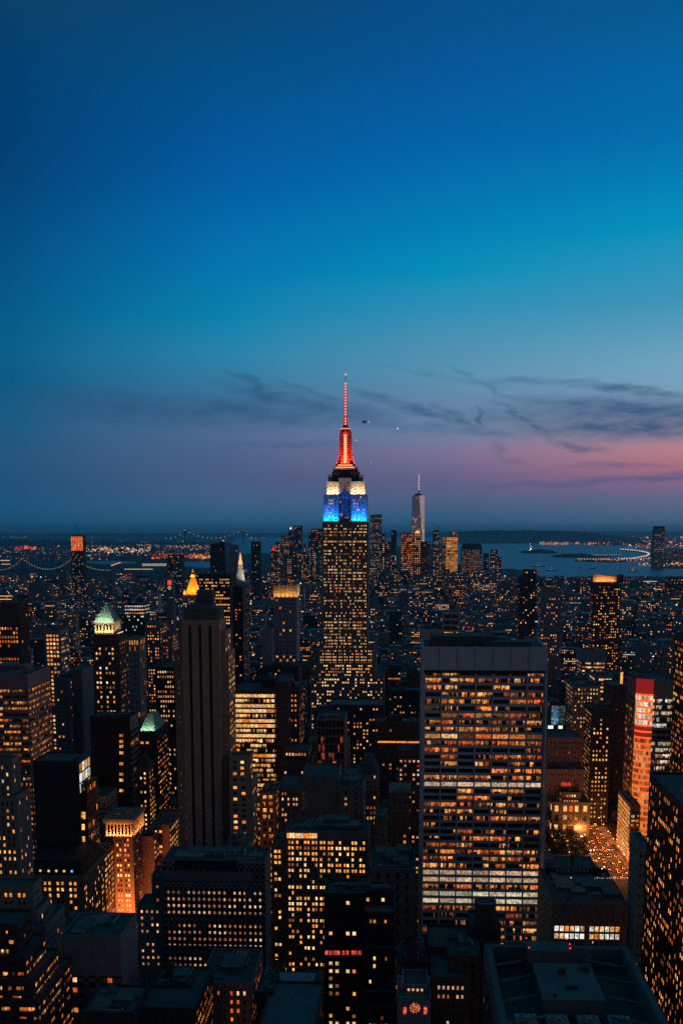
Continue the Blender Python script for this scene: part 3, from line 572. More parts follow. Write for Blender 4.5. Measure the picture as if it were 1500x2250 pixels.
for v in (1616, 1629, 1640, 1654, 1678, 1701, 1714, 1737):
    xa, _, za = at(263, v, 760); m = MB(); r_ = random.Random(v); c = pick('warm', r_, .9)
    quadlit(m, xa, xa + 1.3, y0 - .2, za - 1, za + 1, c); quadlit(m, xa + 1.5, xa + 2.6, y0 - .2, za - 1, za + 1, tuple(q * .7 for q in c)); e.part('window', m, M['lit'])
e.done()
# green roofed towers
def pyr_roof(b, z0, z1, k, grow=.5, m_='copper', rect=None):
    x0, y0, x1, y1, z = rect or b.last; m = MB(); m.hip(x0 - grow, y0 - grow, x1 + grow, y1 + grow, z0, z1, k)
    for i in range(13):
        f = i / 12; ax = x0 - grow + (x1 - x0 + 2 * grow) * f; cx = (x0 + x1) / 2; bx = cx + (ax - cx) * k; cyy = (y0 + y1) / 2; by = cyy + (y0 - grow - cyy) * k
        m.beam((ax, y0 - grow, z0), (bx, by, z1), .13)
        ay = y0 - grow + (y1 - y0 + 2 * grow) * f; bx2 = cx + (x1 + grow - cx) * k; m.beam((x1 + grow, ay, z0), (bx2, cyy + (ay - cyy) * k, z1), .13)
    b.part('pyramid_roof', m, M[m_])
e = Bld('tower', 'brick tower with a pale arcaded crown and lit green pyramid roof', 'tower', 'brick', 'glass', 1560, 15, key='the green pyramid-roofed tower')
q = S(fh=3.9, cw=2.6, fw=.6, fz=.52, pw=.3, sp=.26, top=3, edge=1.5, lit=.42, pal='pale', gain=1.15, rowvar=.5, grp=[1, 1, .9, 1, 1, 1, .9])
e.tier(900, 203, 262, 1402, 32, q, dict(q, lit=.3, gain=.7)); e.tier(903, 207, 256, 1392, 26, S(on=0))
x0, _, z = at(208, 1366, 905); x1 = at(250, 1366, 905)[0]; zb_ = at(208, 1394, 905)[2]
m = MB(); m.box(x0, 905, zb_, x1, 927, z)
for i in range(6):
    X = x0 + 1 + (x1 - x0 - 2) * i / 5; m.box(X - .5, 904.3, zb_, X + .5, 905, z - .5)
m.box(x0 - .6, 904.2, z - 1.2, x1 + .6, 927.6, z); e.part('arcaded_crown', m, M['pale'])
m = MB()
for i in range(5):
    X = x0 + 1 + (x1 - x0 - 2) * (i + .5) / 5; m.box(X - .7, 904.85, zb_ + 3, X + .7, 904.98, z - 3.2); m.loft(X, 904.92, [(z - 3.2, .7), (z - 2.6, .5)], 8, sq=.1)
e.part('arch_window', m, M['glass'])
pyr_roof(e, z, at(230, 1332, 905)[2], .18, .4, 'copper', (x0, 905, x1, 927, z)); r = e.done()
area(r, ((x0 + x1) / 2, 902, zb_ + .6), x1 - x0, (1, .62, .24), 4500, (R(166), 0, 0), .6, 150); area(r, (x1 + 2.5, 916, zb_ + .6), 20, (1, .62, .24), 3600, (R(166), 0, R(90)), .6, 150)
area(r, ((x0 + x1) / 2, 900.5, z - .5), x1 - x0, (.85, 1, .78), 3200, (R(150), 0, 0), .6, 140)
e = Bld('tower', 'dark tower with a lit green truncated roof just left of the black-striped tower', 'tower', 'dark', 'glass', 1790, 16, key='the truncated green-roofed tower')
q = S(fh=3.8, cw=4.2, fw=.7, fz=.5, pw=.3, sp=.3, top=7, lit=.36, pal='amber', gain=1.1)
e.tier(800, 301, 345, 1606, 42, q, dict(q, lit=.5, sub=2)); x0, y0, x1, y1, z = e.last
pyr_roof(e, z - .9, at(330, 1573, 805)[2], .38, -1.8); r = e.done()
area(r, ((x0 + x1) / 2, 799.4, z + .2), x1 - x0 - 2, (.8, 1, .72), 2200, (R(142), 0, 0), .5, 150)
e = Bld('office_building', 'small masonry block with a dark pyramid roof under the truncated green-roofed tower', 'office building', 'brick', 'glass', 1765, 17, key='the small dark pyramid-roofed block')
e.tier(770, 300, 327, 1686, 18, S(fh=3.3, cw=3, fw=.5, fz=.55, lit=.75, pal='warm', gain=1.1, top=3)); pyr_roof(e, e.last[4] - .9, at(315, 1655, 772)[2], .05, .2, 'roof'); e.done()
pz = S(fh=3.5, cw=2.5, fw=.62, fz=.6, pw=.3, sp=.27, top=3.2, lit=.72, pal='warm', gain=1.05, rowvar=.35, grp=[1, 1, .75])
e = Bld('office_building', 'mansard roofed block with five round dormers, below the blank grey-panelled block', 'office building', 'brown', 'glass', 2052, 18, key='the mansard block with round dormers')
e.tier(600, 60, 183, 1922, 46, pz, dict(pz, lit=.35)); x0, y0, x1, y1, z = e.last
m = MB(); m.hip(x0 + .4, y0 + .4, x1 - .4, y1 - .4, z - .98, z + 7.5, .86); e.part('mansard_roof', m, M['black'])
for i, u in enumerate((89, 107, 124, 141, 158)):
    X = at(u, 1905, 600)[0]; m = MB(); m.loft(X, y0 + 1.2, [(z + 1, .9), (z + 1.2, 1.2), (z + 3.4, 1.2), (z + 4.2, .3)], 10); e.part('dormer', m, M['roof'])
    m = MB(); n_ = 12; c = (.35, .6, 1.0) if i == 4 else (1.1, .5 + .06 * i, .2); m.add([(X + .7 * math.cos(k / n_ * 6.283), y0 - .1, z + 2.4 + .7 * math.sin(k / n_ * 6.283)) for k in range(n_)], [tuple(range(n_))], c); e.part('round_window', m, M['lit'])
e.gear(2, 3); e.done()
B('office_building', 'brick block with a tall lit corner between the mansard block and the orange colonnade tower', 'the brick block with the lit corner', [(668, 190, 222, 1882, 40, dict(pz, lit=.2), dict(pz, lit=.8, gain=1.2))], 'brick', vb=2000, seed=19)
B('office_building', 'grey block with a blank side and skylights below the orange floodlit colonnade tower', 'the grey blank-sided block', [(430, 134, 265, 2054, 28, S(fh=4.3, cw=4.4, fw=.45, fz=.55, pw=.3, sp=.3, top=17, edge=2.2, lit=.36, pal='amber', gain=1.1, rowvar=.3), S(on=0))], 'grey', vb=2250, seed=20, gear=(4, 2))
lowb = S(fh=3.6, cw=3.2, fw=.9, fz=.42, pw=.16, sp=.3, top=2, edge=.5, lit=.3, pal='amber', gain=1.05, sub=3, rowvar=.8)
lows = dict(lowb, lit=.75, cw=2.6, fw=.85)
B('office_building', 'terraced building with slanting ribbon windows in the bottom left corner', 'the terraced corner building', [(392, -40, 39, 2028, 16, lowb, lows), (388, -40, 56, 2098, 24, lowb, lows), (384, -40, 71, 2150, 32, lowb, lows), (380, -40, 84, 2195, 42, lowb, lows)], 'dark', vb=2250, seed=21, gear=(2, 2))
B('office_building', 'stepped pale masonry block with paired windows, above the terraced corner building', 'the stepped pale block', [(470, -30, 73, 1943, 12, dict(pz, rows=[1.2, 0, .1, .6, 0, .4, .1, 0], lit=.8), dict(pz, lit=.2)), (466, 30, 84, 1998, 18, dict(pz, lit=.1), dict(pz, lit=.05)), (460, 50, 100, 2034, 28, dict(pz, lit=.1), dict(pz, lit=.08, cw=2))], 'lime', vb=2100, seed=22, gear=(2, 2))
vst = S(fh=3.6, cw=2.6, fw=.5, fz=.55, pw=.5, sp=.15, top=3, lit=.42, pal='pale', gain=1.0, rowvar=.3)
B('tower', 'slim grey stepped tower cut by the left edge, in front of the orange ribbon-window tower', 'the slim left-edge tower', [(560, -40, 27, 1667, 12, vst, dict(vst, lit=.2)), (556, -40, 39, 1747, 20, vst, dict(vst, lit=.2))], 'lime', vb=1940, seed=23, cat='tower')
# bottom centre
hp = S(fh=3.45, cw=2.55, fw=.44, fz=.46, pw=.35, sp=.3, top=1.6, edge=1.0, lit=.93, pal='hotel', gain=1.0, rowvar=.08)
e = Bld('hotel', 'broad grey hotel with three bands of small evenly lit windows', 'hotel', 'grey', 'glass', 2150, 24, key='the broad grey hotel')
hrow = [0, 0, 0, 1, 1, 1, 1, 0, .95, 1, 1, .9, 0, .9, 1, 1, 1, 0, 0, 0]
e.tier(541, 357, 582, 1888, 25, dict(hp, rows=[0] * 4 + [1, 1, 1, 1, 0, .95, 1, 1, .9, 0, .9, 1, 1, 1, 0, 0, 0], rowvar=1, pw=.3), S(on=0))
e.last_main = e.last
for uu, cu in (((536, 300, 356, 2002),) * 1 if False else ()): pass
e.tier(545, 300, 356.5, 1990, 20, dict(hp, rows=[1, .9, 1, 1, 0, .9, 1, 1, 1, 0, 0], lit=.85, rowvar=1), S(on=0))
e.tier(548, 333, 357, 1921, 16, dict(hp, cw=3.4, rows=[1, .6, .6, .2, 0], lit=.7, rowvar=1), S(on=0))
x0, y0, x1, y1, z = e.last_main; dz = 3.45
for v in (1941, 2009, 2079, 2150):
    zz = at(450, v, 541)[2]; m = MB(); m.box(x0 - .3, y0 - .55, zz - .35, x1 + .3, y0 - .01, zz + .35); e.part('cornice', m, M['grey'])
m = MB(); zz = at(450, 1936, 541)[2]; m.box(x0 + .4, y0 - .5, zz, x1 - 6, y0 + .05, zz + 5.2); e.part('mechanical_screen', m, M['roofl'])
m = MB(); zz = at(450, 1912, 541)[2]; m.box(x0 + 6, y0 - .25, zz, x1 - 14, y0 + .06, zz + 5); e.part('louvre', m, M['black'])
xd = at(541, 2000, 541)[0]; m = MB(); m.box(xd - .5, y0 - .4, 0, xd + .5, y0 - .002, z - 2); e.part('pilaster', m, M['grey'])
e.last = e.last_main
for i in range(7):
    m = MB(); X = x0 + 14 + i * 5; m.box(X, y0 + 8, z - 1, X + .3, y0 + 20, z + .6); m.box(X, y0 + 8, z + .6, X + 4, y0 + 8.3, z + .9); e.part('roof_truss', m, M['steel'])
e.gear(4, 3); e.done()
lp = S(fh=3.4, cw=1.9, fw=.74, fz=.62, pw=.3, sp=.27, top=5.2, edge=1, lit=.85, pal='warm', gain=1.15, rows=[1, 1, .95, .55, .95, 1, .15, .25, .95, .3, .45, 1, .95, .15, .7, .4, .5, .6, .3, .3, .3], rowvar=1, grp=[1, 1, .5])
e = B('office_building', 'brightly lit brown block with rows of paired yellow windows and a glazed penthouse strip', 'the bright brown block', [(644, 627, 811, 1826, 30, lp, dict(lp, lit=.3)), (652, 596, 627, 1858, 40, dict(lp, top=2), lp)], 'brown', vb=2140, seed=25, gear=None, done=False)
e.last = (at(627, 1826, 644)[0], 644, at(811, 1826, 644)[0], 674, at(700, 1826, 644)[2]); x0, y0, x1, y1, z = e.last
r_ = random.Random(5)
for i in range(11):
    X = x0 + .8 + i * 1.62; m = MB(); quadlit(m, X, X + 1.4, y0 - .12, z - 4.4, z - 1.4, pick('bright', r_, 1)); e.part('window', m, M['lit'])
m = MB(); m.box(x0 + .3, y0 - 1.2, z - 5.1, x0 + 19, y0 - .1, z - 4.75); m.box(x0 + .3, y0 - 1.2, z - 5.1, x0 + .6, y0 - .1, z - 1.2); e.part('penthouse_ledge', m, M['grey'])
m = MB()
for i in range(9): m.beam((x0 + 8 + i * 3, y0 + 10, z - 1), (x0 + 12 + i * 3, y0 + 22, z + 1.5), .25)
e.part('roof_pipe', m, M['steel']); e.gear(5, 4); e.done()
tb = S(fh=3.6, cw=2.4, fw=.6, fz=.55, pw=.3, sp=.27, top=3, edge=1.4, lit=.35, pal='pale', gain=1.0, rowvar=1.0, grp=[1, 1, .7])
e = Bld('office_building', 'black stepped block with railed teal roof terraces at the bottom centre', 'office building', 'black', 'glass', 2250, 26, key='the black terraced block')
e.tier(500, 716, 864, 1954, 13, tb, S(on=0)); e.tier(494, 711, 803, 1962, 22, tb); e.tier(488, 801, 866, 2003, 20, tb); e.tier(484, 801, 866, 2033, 22, tb); e.tier(480, 800, 867, 2084, 26, tb); e.tier(475, 800, 868, 2180, 32, tb); e.tier(470, 800, 868.5, 2214, 40, dict(tb, pal='red', lit=.8))
m = MB()
for (d, u0, u1, v) in ((488, 801, 866, 2003), (484, 801, 866, 2033), (480, 800, 867, 2084), (475, 800, 868, 2180), (494, 711, 803, 1962)):
    xa, _, za = at(u0, v, d); xb = at(u1, v, d)[0]; m.box(xa, d + .1, za + 1.0, xb, d + .22, za + 1.14)
    for i in range(9): X = xa + (xb - xa) * i / 8; m.box(X - .05, d + .1, za, X + .05, d + .22, za + 1.0)
e.part('railing', m, M['steel'])
for i, u in enumerate((714, 723, 732, 740, 751, 760, 772, 778, 787)):
    xa, _, za = at(u, 2093, 494); m = MB(); quadlit(m, xa, xa + 1.35, 493.8, za - 1, za + 1, (.55, .05, .03) if i % 3 else (.8, .12, .06)); o_ = e.part('window', m, M['lit'])
e.last = (at(716, 1954, 500)[0], 500, at(864, 1954, 500)[0], 513, at(716, 1954, 500)[2]); e.gear(6, 2.5); e.done()
B('office_building', 'low building with a large teal roof deck below the bright brown block', 'the teal roof-deck building', [(372, 566, 692, 2262, 44, S(fh=3.6, lit=.3, cw=3)), (404, 563, 600, 2178, 22, OFFS)], 'dark', vb=2250, seed=27, roof='roofl', gear=(4, 2.5))
B('office_building', 'brown brick building with scattered lit windows under the broad grey hotel', 'the brown building under the hotel', [(452, 436, 552, 2158, 40, S(fh=3.9, cw=2.6, fw=.42, fz=.55, lit=.34, pal='amber', gain=1, rowvar=.5))], 'brown', vb=2250, seed=28)
B('office_building', 'low dark building with roof cooling plant left of the brown brick building', 'the dark plant-roofed building', [(404, 305, 428, 2212, 42, S(fh=3.6, cw=3, lit=.1), S(fh=3.6, cw=2.5, lit=.5, gain=1.2)), (425, 330, 420, 2165, 20, OFFS)], 'dark', vb=2250, seed=29, gear=(6, 3), tank=1)
B('office_building', 'low dark piped roof in front of the grey blank-sided block', 'the low piped roof', [(392, 178, 292, 2222, 26, OFFS)], 'dark', vb=2250, seed=30, roof='roofl', gear=(5, 2))
e = Bld('church', 'stone gabled front with a round red-lit rose window at the bottom edge', 'church', 'bluegl', 'glass', 2250, 31, key='the rose-window front')
e.tier(424, 872, 946, 2190, 22, OFFS); e.tier(432, 884, 940, 2163, 16, S(fh=4.4, cw=1.6, fw=.6, fz=.7, lit=.9, pal='pale', rows=[1, 0, 0], rowvar=1, top=1)); X, _, zc = at(911, 2214, 424)
for rr, k in ((1.7, 10), (.75, 6)):
    for i in range(k):
        a_ = i / k * 6.283; m = MB(); cx_, cz_ = X + rr * math.cos(a_), zc + rr * math.sin(a_); m.add([(cx_ + .34 * math.cos(j), 423.55, cz_ + .42 * math.sin(j)) for j in (0, .785, 1.57, 2.36, 3.14, 3.93, 4.71, 5.5)], [tuple(range(8))], (.9, .22, .08)); e.part('rose_pane', m, M['lit'])
for u in (889, 934):
    xa, _, za = at(u, 2220, 424); m = MB(); quadlit(m, xa - .6, xa + .6, 423.55, za - 1.4, za + 1.4, (.8, .14, .06)); e.part('window', m, M['lit'])
m = MB(); m.loft(X, 424, [(zc - .1, 3), (zc + .1, 3)], 20, sq=.1) if False else None
for i in range(14):
    a_, b3 = math.pi * i / 14, math.pi * (i + 1) / 14; m.beam((X + 3 * math.cos(a_), 423.4, zc + 3 * math.sin(a_)), (X + 3 * math.cos(b3), 423.4, zc + 3 * math.sin(b3)), .3)
e.part('arch', m, M['bluegl']); e.done()
B('office_building', 'dark brick building with a row of red windows right of the rose-window front', 'the red-windowed brick building', [(432, 950, 1030, 2146, 26, S(fh=3.7, cw=1.9, fw=.55, fz=.5, lit=.85, pal='rose', rows=[.8, .9, 0, 0, .2, .3], rowvar=1, gain=1)), (440, 985, 1056, 2098, 20, S(fh=3.7, lit=.05))], 'brick', vb=2250, seed=32)
e = B('office_building', 'dark block carrying a big round cooling tank before the wide white grid slab', 'the tank-topped dark roof', [(500, 1034, 1100, 2041, 26, S(fh=3.7, lit=.06)), (492, 940, 1034, 2080, 30, S(fh=3.7, lit=.12, cw=4)), (488, 872, 945, 2112, 30, S(fh=3.7, lit=.06))], 'dark', vb=2250, seed=33, gear=(6, 3), tank=2, done=False)
X, _, zt_ = at(1066, 1984, 506); zb_ = at(1066, 2041, 506)[2]; rr = 22.5 / FPX * 545
m = MB(); m.loft(X, 508, [(zb_ - 1.2, rr), (zt_, rr)], 28); e.part('cooling_tank', m, M['roof'])
m = MB(); n_ = 28
for i in range(n_):
    a_, b3 = i / n_ * 6.283, (i + 1) / n_ * 6.283; m.beam((X + rr * math.cos(a_), 508 + rr * math.sin(a_), zt_ + .2), (X + rr * math.cos(b3), 508 + rr * math.sin(b3), zt_ + .2), .3)
    if i % 4 == 0: m.beam((X, 508, zt_ + .15), (X + rr * math.cos(a_), 508 + rr * math.sin(a_), zt_ + .15), .12)
e.part('tank_rim', m, M['bluegl']); e.done()
B('office_building', 'corniced brown stone building with roof plant left of the wide white grid slab', 'the corniced brown building', [(600, 813, 912, 1907, 42, S(fh=6.5, cw=5.0, fw=.4, fz=.55, pw=.6, sp=.3, top=1.5, lit=.07, pal='amber'))], 'brown', vb=2060, seed=34, gear=(9, 5), roof='roof')
# building with two bright rows beside the slab
e = B('office_building', 'patterned brown building with two bright rows of windows beside the wide white grid slab', 'the two-bright-rows building', [(520, 1212, 1379, 1983, 56, S(fh=3.7, cw=2.05, fw=.78, fz=.7, pw=.3, sp=.27, top=11, edge=1, lit=.97, rows=[9, 9, .1, .2, 0], rowvar=1, pal='white', gain=1.15, sub=2, grp=[1, 1, 1, 1, 1, 1, .8]), S(on=0))], 'brown', vb=2070, seed=35, gear=(5, 2.5), done=False)
x0, y0, x1, y1, z = e.last; m = MB()
for i in range(34):
    for j in range(7):
        X = x0 + .5 + (x1 - x0 - 1.4) * (i + (j % 2) * .5) / 34; m.box(X, y0 - .28, z - 1.6 - j * 1.3, X + .55, y0 - .05, z - 1.1 - j * 1.3)
e.part('wall_pattern', m, M['brown'])
for i in range(9): m = MB(); X = x0 + 8 + i * 1.9; m.box(X, y1 - 14, z - 1, X + .9, y1 - 8, z + 2.4); e.part('air_handler', m, M['roofl'])
m = MB(); m.box(x0 + 3, y1 - 7, z - 1, x1 - 4, y1 - 5, z + 2.2); e.part('mechanical_screen', m, M['dark'])
m = MB(); r_ = random.Random(9)
for i in range(26): X = x0 + 6 + i * 1.2; m.box(X, y1 - 15.2, z - .8, X + r_.uniform(.2, .7), y1 - 15, z - .2 + r_.uniform(0, .5), (lambda k: (.8 * k, .7 * k, .5 * k))(r_.uniform(.2, 1)))
e.part('work_light', m, M['lamp']); e.done()
# slim pale tower and dark slab at right
e = Bld('tower', 'slim pale tower with an open crown beside the dark slab at the right edge', 'tower', 'pale', 'glass', 2250, 36, key='the slim pale tower', roof='roof')
e.tier(600, 1401, 1424, 1851, 22, S(fh=5.6, cw=2.2, fw=.5, fz=.4, pw=.3, sp=.28, top=5, lit=.03, edge=.6), S(fh=9, cw=6, fw=.4, fz=.3, lit=0, pw=.3)); e.done()
dk = S(fh=4.0, cw=3.0, fw=.5, fz=.6, pw=.22, sp=.18, top=4, edge=1, lit=.36, pal='amber', gain=1.15, rowvar=.35)
e = Bld('office_tower', 'black glass slab with slanting orange window rows in the lower right corner', 'office tower', 'black', 'glass', 2250, 37, key='the black slab at the right edge')
X, Y, z = at(1426, 1696, 560); e.box(X, 410, X + 60, 560, 0, z, dk, dict(dk, cw=3.1)); e.gear(2, 3); e.done()
e = Bld('office_tower', 'tall dark tower with slanting amber windows cut by the right edge', 'office tower', 'black', 'glass', 1690, 38, key='the tall dark tower at the right edge')
X, Y, z = at(1483, 1392, 850); e.box(X, 765, X + 60, 850, 0, z, dk, dict(dk, cw=3.2, fh=4.2, lit=.4)); e.done()
# the fan-roofed building
e = Bld('office_building', 'dark building with trussed rooftop, big fans and teal penthouse in the lower right', 'office building', 'dark', 'glass', 2250, 39, key='the fan-roofed building')
xa, _, zt_ = at(1062, 2068, 384); xb = at(1376, 2068, 384)[0]; e.box(xa, 296, xb, 384, 0, zt_ - 7, S(fh=3.8, lit=.2, cw=3))
f = MB()
for (a0, b0, a1, b1) in ((xa, 296, xa + 2.4, 384), (xb - 2.4, 296, xb, 384), (xa + 2.4, 381, xb - 2.4, 384), (xa + 2.4, 296, xb - 2.4, 299)): f.box(a0, b0, zt_ - 7.6, a1, b1, zt_ - 1); f.box(a0 + .2, b0 + .2, zt_ - 1, a1 - .2, b1 - .2, zt_ - .8)
for X in (xa + .2, xa + 2.2, xb - .2, xb - 2.2):
    f.box(X - .08, 296, zt_ - .2, X + .08, 384, zt_)
    for i in range(30): f.box(X - .07, 296 + i * 3, zt_ - .9, X + .07, 296.2 + i * 3, zt_ - .15)
for yy in (381.2, 383.8): f.box(xa, yy - .08, zt_ - .2, xb, yy + .08, zt_)
e.part('parapet_walkway', f, M['far'])
cx0, cx1 = at(1175, 2140, 360)[0], at(1300, 2140, 360)[0]
f = MB()
for i, yy in enumerate((308, 322, 338, 354, 368)):
    for (p_, q_) in (((xa + 3, yy), (cx0, yy + 6)), ((cx1, yy + 6), (xb - 3, yy))):
        f.beam((p_[0], p_[1], zt_ - 2.5), (q_[0], q_[1], zt_ - 2.5), .3); f.beam((p_[0], p_[1], zt_ - 2.5), (q_[0], q_[1] + 6, zt_ - 5.5), .2); f.beam((p_[0], p_[1] + 8, zt_ - 5.5), (q_[0], q_[1], zt_ - 2.5), .2)
e.part('roof_truss', f, M['far'])
f = MB(); f.box(cx0, 336, zt_ - 7, cx1, 366, zt_ - 1); f.box(cx0 - .3, 335.7, zt_ - 1, cx1 + .3, 366.3, zt_ - .7); e.part('penthouse', f, M['roofl'])
f = MB(); u0, u1 = at(1160, 2082, 372)[0], at(1250, 2082, 372)[0]; f.box(u0, 370, zt_ - 7, u1, 379, zt_ + 1.8); f.box(u0 - .2, 369.8, zt_ + 1.8, u1 + .2, 379.2, zt_ + 2.1); e.part('lift_house', f, M['roofl'])
for X, Y in ((u0, 370), (u1, 370), (u0, 379), (u1, 379), (u1 + .4, 374)):
    f = MB(); f.loft(X, Y, [(zt_ + 2.2, .12), (zt_ + 3.0, .12)], 6); f.loft(X, Y, [(zt_ + 3, .22), (zt_ + 3.4, .22)], 8, col=(2.4, .06, .05)); e.part('obstruction_light', f, M['lamp'])
for X, Y, a_, b3, h in ((cx0 + 8, 344, 3.5, 1.2, .9), (cx0 + 3, 338, 1, 1, .6), (cx0 + 7, 356, 2.4, 2, 1.6), (cx1 - 4, 360, 3, 2, 1), (cx1 - 2.6, 358, 1, 1, .5)):
    f = MB(); f.box(X, Y, zt_ - .7, X + a_, Y + b3, zt_ - .7 + h); f.box(X - .15, Y - .15, zt_ - .7 + h, X + a_ + .15, Y + b3 + .15, zt_ - .6 + h); e.part('air_handler', f, M['dark'])
for i in range(4):
    X = xa + 9 + i * (xb - xa - 12) / 4; f = MB(); f.box(X - 3.2, 323.5, zt_ - 7, X + 3.2, 332.5, zt_ - 4); f.loft(X, 328, [(zt_ - 4, 2.8), (zt_ - 3.2, 2.9), (zt_ - 3.2, 2.7), (zt_ - 3.6, 2.6)], 20)
    for k in range(6): a_ = k / 6 * 6.283; f.beam((X, 328, zt_ - 3.1), (X + 2.5 * math.cos(a_), 328 + 2.5 * math.sin(a_), zt_ - 3.2), .22)
    e.part('cooling_fan', f, M['steel'])
e.done()
# ------------------------------------------------------------------ middle distance
e = B('office_building', 'grey block with a blank wall and paired lit windows above the bright brown block', 'the blank-walled grey block', [(720, 663, 743, 1703, 40, OFFS), (717, 612, 664, 1729, 40, S(fh=3.5, cw=2.3, fw=.55, fz=.55, lit=.5, pal='warm', gain=1.1, grp=[1, 1, 1, .8, 1, 1, .6])), (715, 743, 798, 1727, 36, S(fh=3.7, cw=5.5, fw=.3, fz=.5, lit=.25, pal='amber'))], 'grey', vb=1826, seed=40, done=False)
x0, _, z0_ = at(664, 1715, 720)
e.done()
B('office_tower', 'pale gridded tower with faint red windows in the middle of the picture', 'the pale red-windowed grid tower', [(900, 694.5, 757.5, 1580, 42, S(fh=6.6, cw=3.05, fw=.86, fz=.86, pw=.45, sp=.4, top=.8, edge=.3, lit=.42, pal='red', gain=.8, sub=2, rows=[0, 0, .3, .4, .5, 1.2, 1.4, 1.2, .3, .5, 1.8, 1.3, .5, .6, 1, 1], rowvar=1), S(on=0))], 'pinkg', vb=1700, seed=41, cat='office tower')
B('office_building', 'small stepped block with one white-lit row of top windows beside the pale red-windowed grid tower', 'the white-lit-topped block', [(800, 622, 678, 1648, 30, S(fh=3.6, cw=2.1, fw=.6, fz=.6, lit=.8, pal='pale', rows=[1.3, 0, .1, 0, .3, .2, .6, .2], rowvar=1, top=1.5)), (796, 617, 683, 1672, 36, S(fh=3.8, cw=3, lit=.22, pal='warm'))], 'brick', vb=1790, seed=42)
br = S(fh=3.7, cw=8.2, fw=.96, fz=.62, pw=.15, sp=.3, top=2.5, edge=.3, lit=1, pal='bright', gain=1.0, sub=9, rowvar=.12)
br = S(fh=3.7, cw=6.0, fw=.97, fz=.64, pw=.15, sp=.3, top=2.5, edge=.3, lit=1, pal='blaze', gain=1.0, sub=8, rows=[9, 1.3, 9, 9, 1.3, 9, 9, 1.2, 9, 1, .8, .7, 9, 1, 1, 1, 1, 1, 9, .8, .8], rowvar=1)
e = B('office_tower', 'glass office block with blazing yellow ribbon floors right of the black-striped stone tower', 'the blazing ribbon-floor block', [(820, 512, 604, 1516, 50, br, dict(br, lit=.25, gain=.6)), (823, 604, 632, 1497, 50, S(on=0), S(fh=3.7, lit=.15, cw=5, sub=3)), (840, 575, 606, 1492, 26, OFFS)], 'dark', vb=1748, seed=43, gear=(4, 4), cat='office tower')
e = B('office_building', 'dark building with a tall vertical red light strip right of the blazing ribbon-floor block', 'the red-strip building', [(850, 633, 657, 1515, 44, S(fh=3.8, cw=3.6, fw=.5, fz=.5, lit=.6, pal='amber', edge=1, top=3))], 'dark', vb=1650, seed=44, done=False)
xa, _, za = at(631, 1560, 849); zb_ = at(631, 1628, 849)[2]; m = MB()
for k in (0, 2.3): m.box(xa + k, 848.2, zb_, xa + k + .5, 848.6, za, (1.3, .16, .04))
for i in range(9): zz = zb_ + (za - zb_) * i / 9; m.box(xa + .6, 848.2, zz, xa + 2.2, 848.5, zz + 1.6, (.35 + .1 * (i % 3), .06, .02))
e.part('light_strip', m, M['lamp']); e.done()
fl = S(fh=3.8, cw=3.7, fw=.62, fz=.62, pw=.3, sp=.25, top=1.5, lit=.11, pal='amber', gain=.9, rowvar=.6)
e = B('tower', 'blue grey gridded tower with a fluted crown floodlit in gold', 'the gold-crowned grid tower', [(1150, 601, 652, 1312, 30, fl, S(on=0))], 'bluegl', 'glassb', vb=1462, seed=45, cat='tower', gear=None, done=False)
x0, y0, x1, y1, z = e.last; zc = at(627, 1288, 1150)[2]; m = MB(); m.box(x0 + 1, y0 + 1.2, z - 1, x1 - 1, y1 - 1, zc)
for i in range(6): X = x0 + (x1 - x0 - 1.6) * i / 5; m.box(X, y0 - .2, z - .5, X + 1.6, y0 + 1.5, zc + 1)
for i in range(5): Y = y0 + (y1 - y0 - 1.6) * i / 4; m.box(x1 - 1.2, Y, z - .5, x1 + .1, Y + 1.6, zc + 1)
e.part('fluted_crown', m, M['pale']); r = e.done()
area(r, ((x0 + x1) / 2, y0 - 2.2, z - .3), x1 - x0, (1, .42, .08), 2800, (R(166), 0, 0), .6, 150); area(r, (x1 + 2.5, (y0 + y1) / 2, z - .3), y1 - y0, (1, .55, .22), 3000, (R(166), 0, R(90)), .6, 150)
B('office_tower', 'blank pale grey slab standing left of the gold-crowned grid tower', 'the blank pale slab', [(1120, 575, 597, 1383, 20, S(on=0), S(fh=3.6, cw=4, fw=.4, lit=.03))], 'bluegl', vb=1462, seed=46, gear=None)
B('office_building', 'dark low block below the gold-crowned grid tower', 'the block below the gold crown', [(1100, 576, 656, 1463, 40, S(fh=3.6, lit=.12))], 'dark', vb=1500, seed=47)
B('office_tower', 'dark slab with many rows of small orange windows behind the black-striped stone tower', 'the dark many-windowed slab', [(1500, 436, 505, 1262, 60, S(fh=4.1, cw=2.6, fw=.74, fz=.5, pw=.25, sp=.3, top=5, lit=.62, pal='warm', gain=1.0, rowvar=.35, edge=.5), S(on=0))], 'dark', vb=1400, seed=48, cat='office tower')
B('tower', 'black thin tower between the black-striped stone tower and the gold-crowned grid tower', 'the thin black tower', [(1380, 511, 533, 1290, 60, S(fh=3.8, cw=5, lit=.15, pal='amber'), S(fh=3.8, cw=4, fw=.4, lit=.4, pal='cool', gain=.4))], 'black', vb=1470, seed=49, cat='tower')
B('office_building', 'low wide building with a long teal roof and plant just below the red-masted skyscraper', 'the long teal-roofed building', [(1160, 722, 842, 1548, 46, S(fh=3.7, cw=3.4, lit=.22, pal='warm')), (1150, 690, 772, 1562, 40, S(fh=3.7, lit=.15))], 'dark', vb=1580, seed=50, roof='roofl', gear=(7, 4))
